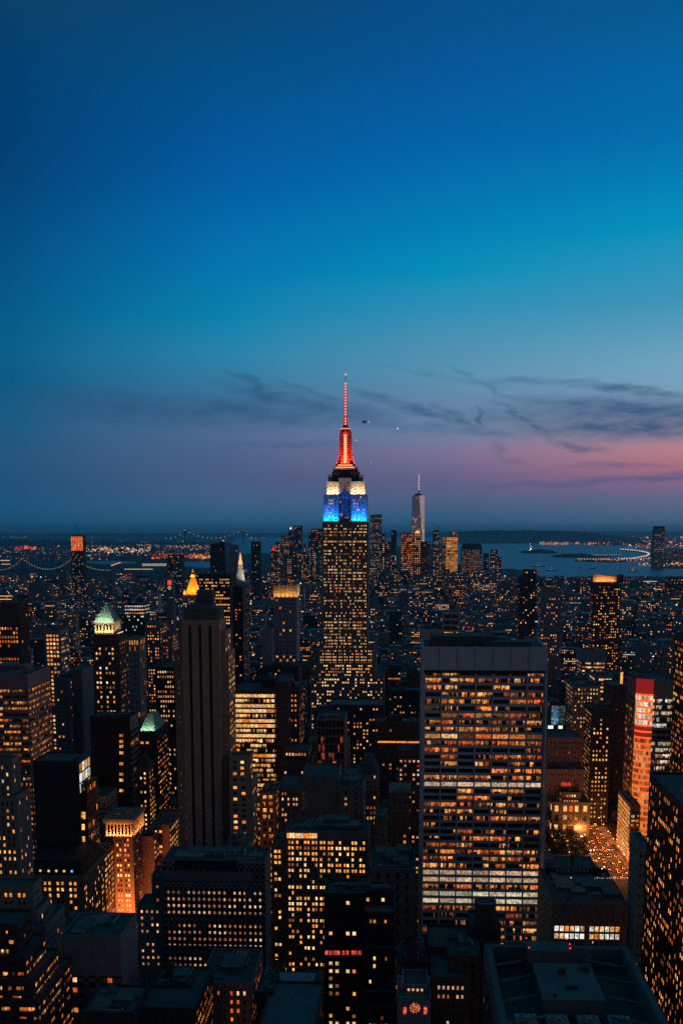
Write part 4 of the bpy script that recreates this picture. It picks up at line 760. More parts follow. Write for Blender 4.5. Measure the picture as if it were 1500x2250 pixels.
B('apartment_building', 'box with bright amber windows and pale floor bands left of the green pyramid-roofed tower', 'the amber-windowed box', [(1100, 97, 133, 1386, 28, S(fh=4, cw=3.1, fw=.75, fz=.6, lit=.8, pal='warm', top=3), S(fh=4, cw=3.4, fw=.9, fz=.4, lit=.6, pal='pale', gain=.8))], 'bluegl', vb=1470, seed=51)
B('office_tower', 'dark ribbed tower with a few bright orange bands at the far left', 'the dark ribbed tower', [(1000, -50, 44, 1327, 24, S(fh=3.9, cw=2.6, fw=.7, fz=.62, pw=.6, sp=.2, top=20, lit=.95, rows=[1, .7, 1, 1, .5, 0, 0, 1, .9, .8, .1, 0, 0, 1, 1, .8, 1, 0, .2, .2], rowvar=1, pal='amber', gain=1.0, edge=2), dict(fl, lit=.05))], 'brick', vb=1470, seed=52, cat='office tower')
B('office_building', 'flat building with rows of white windows behind the green pyramid-roofed tower', 'the white-windowed low block', [(2000, 273, 317, 1327, 46, S(fh=6, cw=3, fw=.7, fz=.5, lit=1, pal='white', rows=[1, 1, 1, .5, .1], rowvar=1, gain=.8, top=1.5, edge=.5), S(fh=6, cw=3, fw=.7, fz=.5, lit=1, pal='white', rows=[1, 1, .6, .1], rowvar=1, gain=.6, top=1.5))], 'dark', vb=1360, seed=53)
B('office_building', 'pale columned building softly lit in orange, right of the green pyramid-roofed tower', 'the orange-lit columned building', [(1300, 279, 308, 1402, 28, S(fh=7, cw=3, fw=.6, fz=.8, pw=.7, lit=.95, pal='amber', gain=.7, top=2, rows=[1, .6, .1, .1], rowvar=1))], 'pale', vb=1425, seed=54)
B('office_building', 'dark block with two rows of small white windows left of the black-striped stone tower', 'the pale-top-rowed dark block', [(1000, 341, 386, 1466, 50, S(fh=4.4, cw=2.1, fw=.55, fz=.5, lit=.9, pal='pale', rows=[1.1, 1.1, .5, .7, .8, .6, .9, .7, .4, 1, .3], rowvar=1, top=2.4))], 'black', vb=1560, seed=55)
B('office_building', 'tall dim grey panelled slab left of the green pyramid-roofed tower', 'the dim panelled slab', [(950, 150, 180, 1472, 40, S(fh=3.2, cw=2.6, lit=.01), S(on=0)), (940, 118, 152, 1490, 40, S(fh=3.5, lit=.1, cw=3.5))], 'grey', vb=1570, seed=56)
B('office_building', 'building with amber windows between the green pyramid-roofed tower and the black-striped stone tower', 'the amber mid-rise', [(1400, 320, 352, 1368, 40, S(fh=3.9, cw=3.2, lit=.45, pal='amber', gain=1.2, rowvar=.9)), (1350, 355, 378, 1392, 40, S(fh=3.9, cw=3.2, lit=.55, pal='amber', gain=1.2))], 'grey', vb=1465, seed=57)
B('office_building', 'low lit brown block between the orange floodlit colonnade tower and the black-striped stone tower', 'the lit brown low block', [(740, 330, 372, 1812, 46, dict(pz, lit=.6), dict(pz, lit=.75)), (725, 308, 338, 1838, 40, OFFS, dict(pz, lit=.5))], 'pinkg', vb=1930, seed=58)
B('office_building', 'narrow building with bright orange bays below the blazing ribbon-floor block', 'the narrow orange-bay building', [(760, 570, 606, 1742, 40, S(fh=4.6, cw=5, fw=.62, fz=.6, lit=.85, pal='bright', gain=.9, sub=2, top=1))], 'brown', vb=1862, seed=59)
# gothic gable and the arched one
e = Bld('office_building', 'gabled gothic building with rows of pale lit windows in the middle distance', 'office building', 'brown', 'glass', 1795, 60, key='the gabled gothic building')
e.tier(830, 785, 831, 1698, 34, S(fh=3.9, cw=2.3, fw=.5, fz=.6, lit=.75, pal='pale', rows=[.3, 0, 0, .1, .7, 0, 1.2, 1.2, 1.2, .2], rowvar=1, top=1.5)); x0, y0, x1, y1, z = e.last
m = MB(); m.hip(x0, y0, x1, y1, z - .9, z + 11, .35); gx = (x0 + x1) / 2; m.add([(gx - 3, y0 - .4, z - 1), (gx + 3, y0 - .4, z - 1), (gx, y0 - .4, z + 6.5), (gx - 3, y0 + 5, z - 1), (gx + 3, y0 + 5, z - 1), (gx, y0 + 5, z + 6.5)], [(0, 1, 2), (5, 4, 3), (0, 2, 5, 3), (1, 4, 5, 2)])
e.part('gable_roof', m, M['roof']); e.done()
e = Bld('office_building', 'narrow ornate building with three arches at the top and a balustrade', 'office building', 'brown', 'glass', 1830, 61, key='the narrow three-arched building')
e.tier(800, 856, 900, 1742, 34, S(fh=4.2, cw=4.2, fw=.5, fz=.55, lit=.4, pal='amber', rows=[0, 0, 0, .2, .3, .2, .8, .8, .8, 1], rowvar=1, top=5)); x0, y0, x1, y1, z = e.last
m = MB(); m.box(x0 - 1, y0 - 1, z - .3, x1 + 1, y1, z + .3)
for i in range(16): X = x0 + (x1 - x0) * i / 15; m.box(X - .2, y0 - .8, z + .3, X + .2, y0 - .4, z + 2)
m.box(x0 - 1, y0 - 1, z + 2, x1 + 1, y0 - .2, z + 2.4)
for i in range(3):
    X = x0 + (x1 - x0) * (i + .5) / 3
    for k in range(8): a_, b3 = math.pi * k / 8, math.pi * (k + 1) / 8; m.beam((X + 1.9 * math.cos(a_), y0 - .3, z - 6 + 1.9 * math.sin(a_)), (X + 1.9 * math.cos(b3), y0 - .3, z - 6 + 1.9 * math.sin(b3)), .25)
e.part('balustrade', m, M['lime']); e.done()
e = B('office_building', 'blank brown wall tinged orange with a round vent, right of the bright brown block', 'the blank brown wall', [(690, 822, 850, 1800, 34, OFFS)], 'brown', vb=1900, seed=62, gear=(2, 2), done=False)
x0, y0, x1, y1, z = e.last; m = MB(); m.loft((x0 + x1) / 2 + 1, y0 - .4, [(z - 9, .7), (z - 8.8, .7)], 12); e.part('wall_vent', m, M['dark']); r = e.done()
area(r, ((x0 + x1) / 2, y0 - 9, 22), 14, (1, .3, .07), 500, (R(120), 0, 0), 3, 150)
# right of the slab
B('office_building', 'ornate white-trimmed building with big yellow windows facing the dark park', 'the yellow-windowed park building', [(985, 1212, 1296, 1762, 46, S(fh=8.6, cw=5.2, fw=.62, fz=.62, pw=.5, sp=.4, top=2, edge=1.2, lit=.95, rows=[9, .25, 9, 9, .8, .8], rowvar=1, pal='bright', gain=1.25, sub=2, grp=[1, .5, 1, 1, 1, .5, 1])), (990, 1233, 1275, 1741, 36, S(fh=5, cw=2.4, fw=.7, fz=.5, lit=.9, pal='pale', top=1, rowvar=0))], 'lime', vb=1865, seed=63, roof='roof', gear=(5, 3))
e = Bld('office_building', 'low street building whose slanting side glows with yellow windows beside the lit avenue', 'office building', 'brown', 'glass', 1882, 64, key='the yellow-sided avenue building')
X, _, z = at(1384, 1769, 900); e.box(X, 900, X + 8, 952, 0, z, S(fh=3.7, cw=3.2, fw=.85, fz=.55, lit=.8, pal='bright', gain=.8, top=4, sub=2, edge=.5), S(fh=3.7, cw=2.2, fw=.82, fz=.72, pw=.2, sp=.18, lit=.96, pal='bright', gain=1.0, top=2.5, rows=[9] * 14, rowvar=1, sub=2)); e.gear(2, 2); e.done()
e = Bld('office_tower', 'office tower with a curved red-lit corner and white lit floors', 'office tower', 'brown', 'glass', 1752, 65, key='the red curved-corner tower')
X0, _, z = at(1403, 1493, 955); X1 = at(1436, 1493, 955)[0]; X2 = at(1482, 1493, 955)[0]
e.box(X1 - 1, 957, X2, 1005, 0, z - 1, S(fh=5.2, cw=4.4, fw=.92, fz=.62, pw=.2, sp=.35, top=15, edge=.3, lit=.9, pal='white', rows=[.9, .9, .9, .9, .9, .1, 0, .9, .9, .8, .8, .5, .8, .2, .2, .6, .4], rowvar=1, gain=.75, sub=3), S(on=0))
e.box(X0 - .6, 966, X1, 1003, 0, z - 1.2, S(on=0), S(fh=5.2, cw=4.4, fw=.9, fz=.5, pw=.2, sp=.35, top=15, lit=.35, pal='amber', gain=.8, sub=4))
m = MB(); n_ = 10; cxx, cyy, rr = X1, 966, X1 - X0
def arc(i): a_ = math.pi + math.pi / 2 * i / n_; return cxx + rr * math.cos(a_), cyy + rr * .85 * math.sin(a_)
nf = 24; r_ = random.Random(3); gl = MB(); rb = MB()
for k in range(nf):
    za, zb_ = z - 14 - k * 5.2, z - 14 - (k + 1) * 5.2 + 1.5
    if zb_ < 2: break
    for i in range(n_):
        (p0, p1), (q0, q1) = arc(i), arc(i + 1)
        c = (pick('white', r_, .8) if k < 5 else pick('amber', r_, .7)) if not (5 <= k < 7) else (.25, .02, .01)
        gl.add([(p0, p1, zb_), (q0, q1, zb_), (q0, q1, za), (p0, p1, za)], [(0, 1, 2, 3)], c)
        rb.add([(p0, p1 - .3, za), (q0, q1 - .3, za), (q0, q1 - .3, za + 1.5), (p0, p1 - .3, za + 1.5)], [(0, 1, 2, 3)], (1.5, .14, .04))
e.part('curved_glazing', gl, M['lit']); e.part('red_light_band', rb, M['lamp'])
gl = MB()
for i in range(n_):
    (p0, p1), (q0, q1) = arc(i), arc(i + 1); gl.add([(p0, p1, z - 12.5), (q0, q1, z - 12.5), (q0, q1, z), (p0, p1, z)], [(0, 1, 2, 3)], (.26, .012, .01))
e.part('red_screen', gl, M['lamp']); m = MB(); pts = [arc(i) for i in range(n_ + 1)] + [(cxx, 1002), (X0 + .4, 1002)]; m.add([(x, y + .3, z - 13) for x, y in pts], [tuple(range(len(pts)))]); m.add([(x, y + .3, z - .3) for x, y in pts], [tuple(range(len(pts)))]); e.part('corner_slab', m, M['dark']); e.gear(2, 3); e.done()
e = B('tower', 'tall thin windowless brown tower beside the lit avenue', 'the thin windowless tower', [(1080, 1341, 1382, 1505, 40, S(fh=4, cw=2.6, fw=.3, fz=.4, lit=.02, pal='red', pw=.9, sp=.2, top=2), S(on=0, pw=.9))], 'brick', vb=1780, seed=66, cat='tower', gear=None, done=False)
xa, _, za = at(1363, 1503, 1084); zb_ = at(1363, 1478, 1084)[2]; m = MB(); m.box(xa, 1086, za, xa + 2, 1088, zb_, (1.1, .5, .12)); e.part('lit_chimney', m, M['lit']); e.done()
B('office_building', 'block with neat rows of warm windows left of the thin windowless tower', 'the neat warm-windowed block', [(1035, 1299, 1343, 1556, 40, S(fh=4.1, cw=3.1, fw=.5, fz=.5, lit=.5, pal='warm', gain=1.0, rowvar=.4, top=5))], 'dark', vb=1722, seed=67)
B('office_building', 'wide low block with two top rows of pale windows, above the yellow-windowed park building', 'the pale-windowed wide block', [(1160, 1258, 1318, 1508, 50, S(fh=4.2, cw=2.9, fw=.5, fz=.5, lit=.9, pal='pale', rows=[1, 1, .5, .8, .4, .2, 0, .7, .8, .6, .3, .3], rowvar=1, top=1.5))], 'brown', vb=1612, seed=68)
B('office_building', 'brown blind-looking building with a small red sign, above the yellow-windowed park building', 'the blind brown building', [(1010, 1203, 1278, 1620, 40, S(fh=4.4, cw=2.8, fw=.4, fz=.5, lit=.02, pal='red')), (1000, 1200, 1283, 1690, 44, S(fh=4.4, cw=2.8, fw=.4, lit=.0))], 'pinkg', vb=1742, seed=69, done=False, gear=(4, 3)).done()
e = Bld('billboard', 'blue and white glowing billboard screen right of the wide white grid slab', 'billboard', 'black', 'glass', 1602, 70, key='the glowing billboard')
e.tier(1102, 1209, 1244, 1546, 10, S(on=0, pw=.1)); x0, y0, x1, y1, z = e.last; m = MB(); r_ = random.Random(4); zb_ = at(1225, 1592, 1102)[2]
for i in range(6):
    for j in range(12):
        za = zb_ + (z - 2 - zb_) * j / 12; c = (.15, .35, .55) if i < 3 else (.05, .14, .13); k = r_.uniform(.1, .9) * (1.3 if j < 4 and i < 3 else .7)
        if r_.random() < .06: c = (.6, .08, .05)
        quadlit(m, x0 + 1 + (x1 - x0 - 2) * i / 6, x0 + 1 + (x1 - x0 - 2) * (i + 1) / 6 - .1, y0 - .3, za, za + (z - 2 - zb_) / 12 - .1, tuple(q * k for q in c))
quadlit(m, x0 - 2, x0 + 3, y0 - .5, zb_ - 4, zb_ - 1, (1.2, 1.2, 1.2)); quadlit(m, x0 + 8, x0 + 12, y0 - .5, zb_ - 4, zb_ - 1, (1.1, 1.1, 1.0)); e.part('screen', m, M['lamp']); e.done()
m = MB(); xa, _, za = at(1232, 1722, 998); r_ = random.Random(8)
for i in range(8): quadlit(m, xa + i * 1.1, xa + i * 1.1 + .8, 998, za - 2, za + 1.2 + r_.uniform(-.5, .5), (.8, .05, .03))
tag(m.build('neon_sign', M['lamp']), 'small red neon sign low on the blind brown building', 'sign')
B('office_building', 'low grey block with bright strip windows near the right, beyond the thin windowless tower', 'the grey strip-windowed block', [(1700, 1277, 1332, 1431, 50, S(fh=5.5, cw=4, fw=.9, fz=.5, lit=.9, pal='pale', rows=[1, .7, .6, .3, .2], rowvar=1, top=16, sub=2))], 'bluegl', vb=1485, seed=71)
B('office_building', 'ribboned grey block just left of the thin windowless tower top', 'the ribboned grey block', [(1340, 1306, 1346, 1484, 40, S(fh=4.6, cw=3, fw=.9, fz=.45, lit=.75, pal='warm', gain=1.1))], 'bluegl', vb=1530, seed=72)
e = B('tower', 'dark apartment tower with a glowing orange rooftop near the water on the right', 'the orange-topped tower', [(2000, 1303, 1341, 1279, 30, S(fh=4.6, cw=3.6, fw=.5, fz=.5, lit=.34, pal='amber', gain=1.5, top=2)), (2006, 1337, 1364, 1284, 30, S(fh=4.6, cw=3.6, fw=.5, fz=.5, lit=.4, pal='amber', gain=1.5, top=2))], 'brick', vb=1480, seed=73, cat='tower', gear=None, done=False)
xa, _, za = at(1303, 1279, 2003); xb, _, z1 = at(1356, 1268, 2003); z2 = at(1303, 1262, 2003)[2]
m = MB(); m.add([(xa, 2012, za - 1), (xb, 2012, za - 1), (xb, 2012, z1), (xa, 2012, z2), (xa, 2026, za - 1), (xb, 2026, za - 1), (xb, 2026, z1), (xa, 2026, z2)], [(0, 1, 2, 3), (5, 4, 7, 6), (3, 2, 6, 7), (0, 3, 7, 4), (1, 5, 6, 2)]); e.part('penthouse', m, M['pale'])
m = MB(); m.box(xb + 3, 2012, za, xb + 12, 2024, z1 + 4); e.part('bulkhead', m, M['dark']); r = e.done()
area(r, ((xa + xb) / 2, 2008, za - .5), 34, (1, .30, .05), 8000, (R(160), 0, 0), 1, 150)
B('apartment_building', 'tall dark apartment tower near the water, left of the orange-topped tower', 'the tall dark apartment tower', [(2300, 1152, 1178, 1252, 40, S(fh=5, cw=5, fw=.5, lit=.12, gain=1.4)), (2290, 1142, 1166, 1268, 40, S(fh=5, cw=5, fw=.5, lit=.1, gain=1.4))], 'dark', vb=1400, seed=74, gear=(2, 4))
B('apartment_building', 'tower with a flat grey cap right of the tall dark apartment tower', 'the grey-capped tower', [(1900, 1188, 1233, 1300, 36, S(fh=4.6, cw=4, fw=.5, lit=.22, gain=1.3, top=10, pal='amber'))], 'bluegl', vb=1440, seed=75)
e = B('office_building', 'building with tall white columns and lit floors just behind the wide white grid slab', 'the white-columned building', [(900, 972, 1010, 1345, 30, S(fh=4.5, cw=6.8, fw=.9, fz=.6, pw=.6, sp=.2, top=1.4, edge=.3, lit=.75, pal='pale', sub=3, rows=[.2, .2, .3, 1, 1, 1, .8], rowvar=1)), (895, 925, 975, 1382, 40, S(on=0))], 'pale', vb=1402, seed=76)
# ------------------------------------------------------------------ far towers
def far(label, key, d, u0, u1, v, dep=40, wall='dark', lit=.35, pal='rose', gain=1.0, fh=9, cw=9, fw=.5, fz=.45, vb=1235, seed=0, top=4, gear=None, done=True, core='glass', **k):
    b = Bld('skyscraper', label, 'skyscraper', wall, core, vb, seed or int(u0), key=key)
    b.tier(d, u0, u1, v, dep, S(fh=fh, cw=cw, fw=fw, fz=fz, lit=lit, pal=pal, gain=gain, top=top, **k), S(on=0))
    if gear: b.gear(*gear)
    if done: b.done(0)
    return b
e = Bld('skyscraper', 'tapering glass skyscraper with a striped spire, tallest of the far downtown towers', 'skyscraper', 'dark', 'glassb', 1200, 80, key='the tapering glass skyscraper'); d = 6300
xa, xb = at(903.5, 1190, d)[0], at(931, 1190, d)[0]; zt_ = at(918, 1089, d)[2]; cx = (xa + xb) / 2; h = (xb - xa) / 2; zb_ = 40
bt = [(cx - h, d - h), (cx + h, d - h), (cx + h, d + h), (cx - h, d + h)]; k = h; tp = [(cx, d - k), (cx + k, d), (cx, d + k), (cx - k, d)]
rot = R(9); ro = lambda p: (cx + (p[0] - cx) * math.cos(rot) - (p[1] - d) * math.sin(rot), d + (p[0] - cx) * math.sin(rot) + (p[1] - d) * math.cos(rot)); bt = [ro(p) for p in bt]; tp = [ro(p) for p in tp]
m = MB(); vs = [(x, y, zb_) for x, y in bt] + [(x, y, zt_) for x, y in tp] + [(x, y, 0) for x, y in bt]
fs = [(4, 5, 6, 7)] + [(8 + i, 8 + (i + 1) % 4, (i + 1) % 4, i) for i in range(4)]
for i in range(4): fs += [(i, (i + 1) % 4, 4 + i), ((i + 1) % 4, 4 + (i + 1) % 4, 4 + i)]
m.add(vs, fs); shaft = M['mirror'] = mat('mirror_glass', (.85, .85, .9), .22, .06, .02, metal=1)
e.part('glass_shaft', m, shaft); e.fp = [xa, d - h, xb, d + h]; e.uu = [903, 932]; e.vt = 1089
r_ = random.Random(2); lm = MB()
for i in range(230):
    fc = r_.choice([(0, 1, 4), (1, 5, 4), (0, 4, 7)]); p_ = [Vector(vs[q]) for q in fc]; a_, b3 = r_.random(), r_.random()
    if a_ + b3 > 1: a_, b3 = 1 - a_, 1 - b3
    c = p_[0] + (p_[1] - p_[0]) * a_ + (p_[2] - p_[0]) * b3
    if c.z > zt_ - 120 and r_.random() < .93: continue
    n = (p_[1] - p_[0]).cross(p_[2] - p_[0]).normalized(); n = n if n.y < 0 or n.x < 0 else n; c += n * (1.0 if n.y < 0 else -1.0); s = r_.uniform(1.2, 2.6); lm.box(c.x - s * .8, c.y - .3, c.z - s, c.x + s * .8, c.y + .3, c.z + s, pick('pale', r_, .9))
e.part('window', lm, M['lit']); m = MB(); m.loft(cx, d, [(zt_, 16), (zt_ + 5, 22), (zt_ + 8, 22), (zt_ + 8, 14), (zt_ + 12, 6)], 16); e.part('roof_ring', m, M['dark'])
m = MB(); ztip = at(918, 1043, d)[2]; m.loft(cx + 3, d, [(zt_, 3.2), (ztip, 1.4)], 8); e.part('spire', m, M['red'])
m = MB()
for i in range(11): z = zt_ + 32 + (ztip - zt_ - 33) * i / 10; m.loft(cx + 3, d, [(z - 1.6, 3.4), (z + 1.6, 3.4)], 8, col=(1.3, .7, .55))
e.part('spire_lamp', m, M['lamp']); e.done(0)
far('slender silvery residential skyscraper with vertical streaks of light right of the red-masted skyscraper', 'the silvery streaked skyscraper', 5600, 813, 838.5, 1131, 40, 'bluegl', .62, 'rose', .8, fh=8, cw=7, fw=.4, fz=.6, top=14, gear=(2, 8))
far('low lit tower tucked right beside the silvery streaked skyscraper', 'the low lit neighbour tower', 5700, 838.8, 846, 1173, 30, 'dark', .7, 'warm', .9)
far('thin dark tower left of the wide orange-lit blocks', 'the thin dark far tower', 5900, 859, 871, 1165, 30, 'dark', .15, 'rose', .8)
far('low dark far tower beside the thin dark one', 'the low dark far tower', 6000, 846.5, 858.5, 1190, 30, 'dark', .3, 'rose', .8)
far('broad orange-lit block left of the tapering glass skyscraper', 'the broad orange-lit block', 5500, 880.5, 908, 1172, 50, 'brown', .78, 'amber', 1.0, fh=9, cw=6, fw=.7, rowvar=.2)
e = far('lit tower with a small glowing dome in front of the tapering glass skyscraper', 'the glowing-domed tower', 5450, 909, 924.5, 1172, 40, 'brown', .8, 'warm', 1.0, done=False, rowvar=.2)
x0, y0, x1, y1, z = e.last; m = MB(); m.loft((x0 + x1) / 2, y0 + 15, [(z, 12), (z + 5, 12), (z + 11, 8), (z + 14, 1)], 12, col=(1.3, .6, .18)); e.part('dome', m, M['lit']); e.done(0)
far('dim brick block with faint windows right of the glowing-domed tower', 'the dim far block', 5400, 925, 944.5, 1190, 40, 'red', .35, 'rose', .5)
e = far('dark tower with a dotted white light line and a crane on top', 'the crane-topped far tower', 5500, 951, 965, 1165, 30, 'dark', .75, 'cool', .8, fh=7, cw=10, done=False)
x0, y0, x1, y1, z = e.last; m = MB(); m.beam((x1 - 4, y0, z), (x1 - 4, y0, z + 20), 1); m.beam((x1 - 3, y0, z + 10), (x0 + 2, y0, z + 30), .7); e.part('crane', m, M['dark']); e.done(0)
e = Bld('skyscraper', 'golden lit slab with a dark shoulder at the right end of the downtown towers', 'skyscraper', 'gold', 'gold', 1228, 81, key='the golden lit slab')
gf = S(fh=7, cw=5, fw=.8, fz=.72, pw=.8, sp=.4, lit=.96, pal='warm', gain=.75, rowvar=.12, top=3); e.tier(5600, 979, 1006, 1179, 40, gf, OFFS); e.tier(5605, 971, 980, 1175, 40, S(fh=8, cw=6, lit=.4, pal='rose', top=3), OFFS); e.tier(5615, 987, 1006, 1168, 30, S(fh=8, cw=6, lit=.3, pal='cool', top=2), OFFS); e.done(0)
e = far('pinkish far block with a dark sloping roof beside the bay', 'the pinkish mansard block', 5800, 1013, 1059, 1206, 60, 'pinkg', .85, 'rose', .62, fh=8, cw=6, vb=1248, rowvar=.15, done=False)
x0, y0, x1, y1, z = e.last; m = MB(); m.hip(x0, y0, x1, y1, z, z + 26, .82); e.part('mansard_roof', m, M['dark']); e.done(0)
far('dark stepped far tower right of the pinkish mansard block', 'the dark stepped far tower', 5900, 1062, 1073, 1216, 30, 'dark', .4, 'rose', .8, vb=1250)
far('dotted-lit far tower standing by the shore of the bay', 'the dotted shore tower', 5700, 1078, 1093, 1208, 30, 'dark', .5, 'rose', .9, vb=1255)
far('small shoulder tower beside the dotted shore tower', 'the small shoulder tower', 5600, 1092, 1101, 1225, 30, 'dark', .5, 'rose', .8, vb=1255)
far('twin slab on the left, dark with scattered red-lit windows, left of the red-masted skyscraper', 'the left twin slab', 6000, 645.5, 654, 1155, 30, 'dark', .3, 'rose', .8)
far('twin slab on the right with scattered red-lit windows, left of the red-masted skyscraper', 'the right twin slab', 6050, 655, 663.5, 1155, 30, 'dark', .4, 'rose', .8)
e = far('stepped far tower topped by one bright white lamp', 'the white-lamped stepped tower', 5900, 632, 646, 1170, 40, 'dark', .45, 'rose', .8, done=False)
x0, y0, x1, y1, z = e.last; m = MB(); m.hip(x0 + 4, y0 + 3, x1 - 6, y1, z, z + 18, .3); e.part('spire', m, M['dark']); m = MB(); m.loft((x0 + x1) / 2 - 1, y0, [(z + 17, 3.6), (z + 24, 3.6)], 8, col=(2.2, 2.2, 2.0)); e.part('lamp', m, M['lamp']); e.done(0)
far('wide far block with red window bands left of the twin slabs', 'the red-banded far block', 5700, 619, 636, 1177, 50, 'dark', .6, 'rose', .8)
far('far block with warm windows against the left side of the red-masted skyscraper', 'the warm far block', 5300, 684, 709, 1162, 50, 'dark', .5, 'rose', .8)
far('dark low shoulder tower left of the warm far block', 'the dark shoulder tower', 5400, 677, 688, 1170, 50, 'dark', .3, 'rose', .8)
far('slim dark-blue tower rising above the roofs left of the twin slabs', 'the slim dark-blue tower', 3900, 551, 571, 1190, 40, 'dark', .12, 'rose', 1, fh=6, cw=6, vb=1260)
far('plain blue-grey tower between the black far tower and the slim dark-blue tower', 'the plain blue-grey tower', 3600, 503, 523, 1197, 40, 'bluegl', .04, 'cool', 1, fh=6, cw=6, vb=1260)
e = far('black slab with a slanting top and red corner lamp standing before the river', 'the black far tower', 3600, 461.5, 492.5, 1198, 40, 'black', .06, 'amber', 1.2, fh=6, cw=6, vb=1262, done=False)
x0, y0, x1, y1, z = e.last; m = MB(); m.add([(x0, y0, z - 1), (x1, y0, z - 1), (x1, y0, z + 12), (x0, y0, z + 2), (x0, y1, z - 1), (x1, y1, z - 1), (x1, y1, z + 12), (x0, y1, z + 2)], [(0, 1, 2, 3), (5, 4, 7, 6), (3, 2, 6, 7), (0, 3, 7, 4), (1, 5, 6, 2)]); e.part('slanted_top', m, M['black'])
m = MB(); m.loft(x1 - 2, y0, [(z + 12, 1.8), (z + 16, 1.8)], 8, col=(2.2, .2, .1)); e.part('lamp', m, M['lamp']); e.done(0)
far('squat dark block with pale windows left of the black far tower', 'the squat dark far block', 4200, 368, 399, 1219, 60, 'dark', .3, 'cool', .8, fh=7, cw=7, vb=1260)
e = far('unfinished tower glowing orange with construction lights and a crane', 'the orange unfinished tower', 4500, 156, 182, 1176, 40, 'dark', .35, 'cool', .7, fh=7, cw=6, vb=1262, done=False)
x0, y0, x1, y1, z = e.last; m = MB(); r_ = random.Random(6); zc = at(170, 1210, 4500)[2]
for i in range(7):
    for j in range(9):
        X = x0 + (x1 - x0) * i / 7; Z_ = zc + (z - 4 - zc) * j / 9; k = r_.uniform(.5, 1.3); quadlit(m, X + .5, X + (x1 - x0) / 7 - .6, y0 - .8, Z_, Z_ + (z - zc) / 9 - 1.2, (.95 * k, .15 * k * r_.uniform(.6, 2), .05 * k))
e.part('lit_floor', m, M['lit']); m = MB(); m.beam(((x0 + x1) / 2 + 6, y0, z), ((x0 + x1) / 2 + 6, y0, z + 20), .8); m.beam(((x0 + x1) / 2 + 8, y0, z + 12), ((x0 + x1) / 2 - 8, y0, z + 42), .5); e.part('crane', m, M['dark']); e.done(0)
e = far('tall banded tower standing alone across the water at the far right', 'the lone tower across the water', 8200, 1437, 1460.5, 1163, 70, 'pinkg', .8, 'rose', .38, fh=14, cw=10, fw=.7, vb=1242, seed=7, top=20, rows=[.2, 1, 1, .3, 1, 1, .2, 1, 1, 1, .3, .5, .4, .3, .3], done=False)
x0, y0, x1, y1, z = e.last; m = MB(); m.box(x0 + 3, y0 + 3, z - 1, x1 - 3, y1 - 3, z + 22); e.part('top_block', m, M['dark']); e.done(0)
rf = random.Random(77); NUM = 'first second third fourth fifth sixth seventh eighth ninth tenth eleventh twelfth thirteenth fourteenth fifteenth sixteenth seventeenth eighteenth nineteenth twentieth'.split()
for grp, (ua, ub), n in (('left', (592, 706), 14), ('right', (812, 1098), 20)):
    cnt = -1
    for i in range(n):
        u = ua + (ub - ua) * (i + rf.uniform(.1, .6)) / n
        if 875 < u < 945 or 960 < u < 1062 or 812 < u < 840: continue
        cnt += 1; w = rf.uniform(6, 14); v = rf.uniform(1193, 1222) if not (grp == 'right' and u > 1010) else rf.uniform(1222, 1236)
        b = Bld('skyscraper', f'small downtown tower, {NUM[cnt]} from the left of those {"left" if grp == "left" else "right"} of the red mast', 'skyscraper', rf.choice(('dark', 'brown', 'grey', 'bluegl', 'red')), 'glass', 1240, 300 + i, group='small downtown towers')
        b.tier(rf.choice((4700, 4850, 5000)) + i * 2, u, u + w, v, 30, S(fh=8, cw=rf.choice((6, 8, 10)), fw=.5, fz=.5, lit=rf.choice((.25, .45, .7)), pal=rf.choice(('rose', 'amber', 'warm', 'cool')), gain=.9, top=rf.uniform(2, 8)), OFFS)
        if rf.random() < .5:
            x0, y0, x1, y1, z = b.last; m = MB(); m.box(x0 + 4, y0 + 4, z - 1, x1 - 6, y1 - 4, z + rf.uniform(6, 16)); b.part('bulkhead', m, M['dark'])
        HERO_N = len(HERO); b.done(0); del HERO[HERO_N:]; OCC_ = OCC.pop()
# lit pyramid and clock towers
e = Bld('tower', 'golden floodlit pyramid spire rising behind the black-striped stone tower', 'tower', 'pale', 'glass', 1310, 82, key='the golden pyramid spire'); d = 1900
e.tier(d, 400, 436, 1310, 34, S(fh=4, cw=3, lit=.4, pal='pale'), OFFS)
x0, y0, x1, y1, z = e.last; cx, cyy = (at(421, 1300, d)[0]), d + 16; m = MB(); zz = lambda v: at(421, v, d + 16)[2]; q_ = (d + 16) / FPX
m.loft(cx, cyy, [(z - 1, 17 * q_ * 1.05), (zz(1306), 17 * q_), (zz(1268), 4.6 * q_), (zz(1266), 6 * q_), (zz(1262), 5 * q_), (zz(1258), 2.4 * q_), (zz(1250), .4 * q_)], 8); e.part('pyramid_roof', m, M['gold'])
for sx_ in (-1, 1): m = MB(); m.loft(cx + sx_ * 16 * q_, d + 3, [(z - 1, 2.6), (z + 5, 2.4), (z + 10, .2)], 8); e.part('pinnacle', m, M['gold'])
r = e.done(0)
for dx, dy, rz in ((0, -1, 0), (-1, 0, -90), (1, 0, 90)): area(r, (cx + dx * 30 * q_, cyy + dy * 30 * q_, z + 2), 30, (1, .30, .025), 20000, (R(142), 0, R(rz)), 1, 110)
area(r, (cx, cyy - 9 * q_, zz(1270)), 6, (1, .4, .06), 3000, (R(165), 0, 0), 1, 110)
e = Bld('tower', 'slender clock tower with red-lit belfry left of the golden pyramid spire', 'tower', 'lime', 'glass', 1330, 83, key='the red belfry clock tower'); d = 2300
e.tier(d, 364, 381, 1286, 16, S(fh=4, cw=5, lit=.1, pal='pale'), OFFS); x0, y0, x1, y1, z = e.last
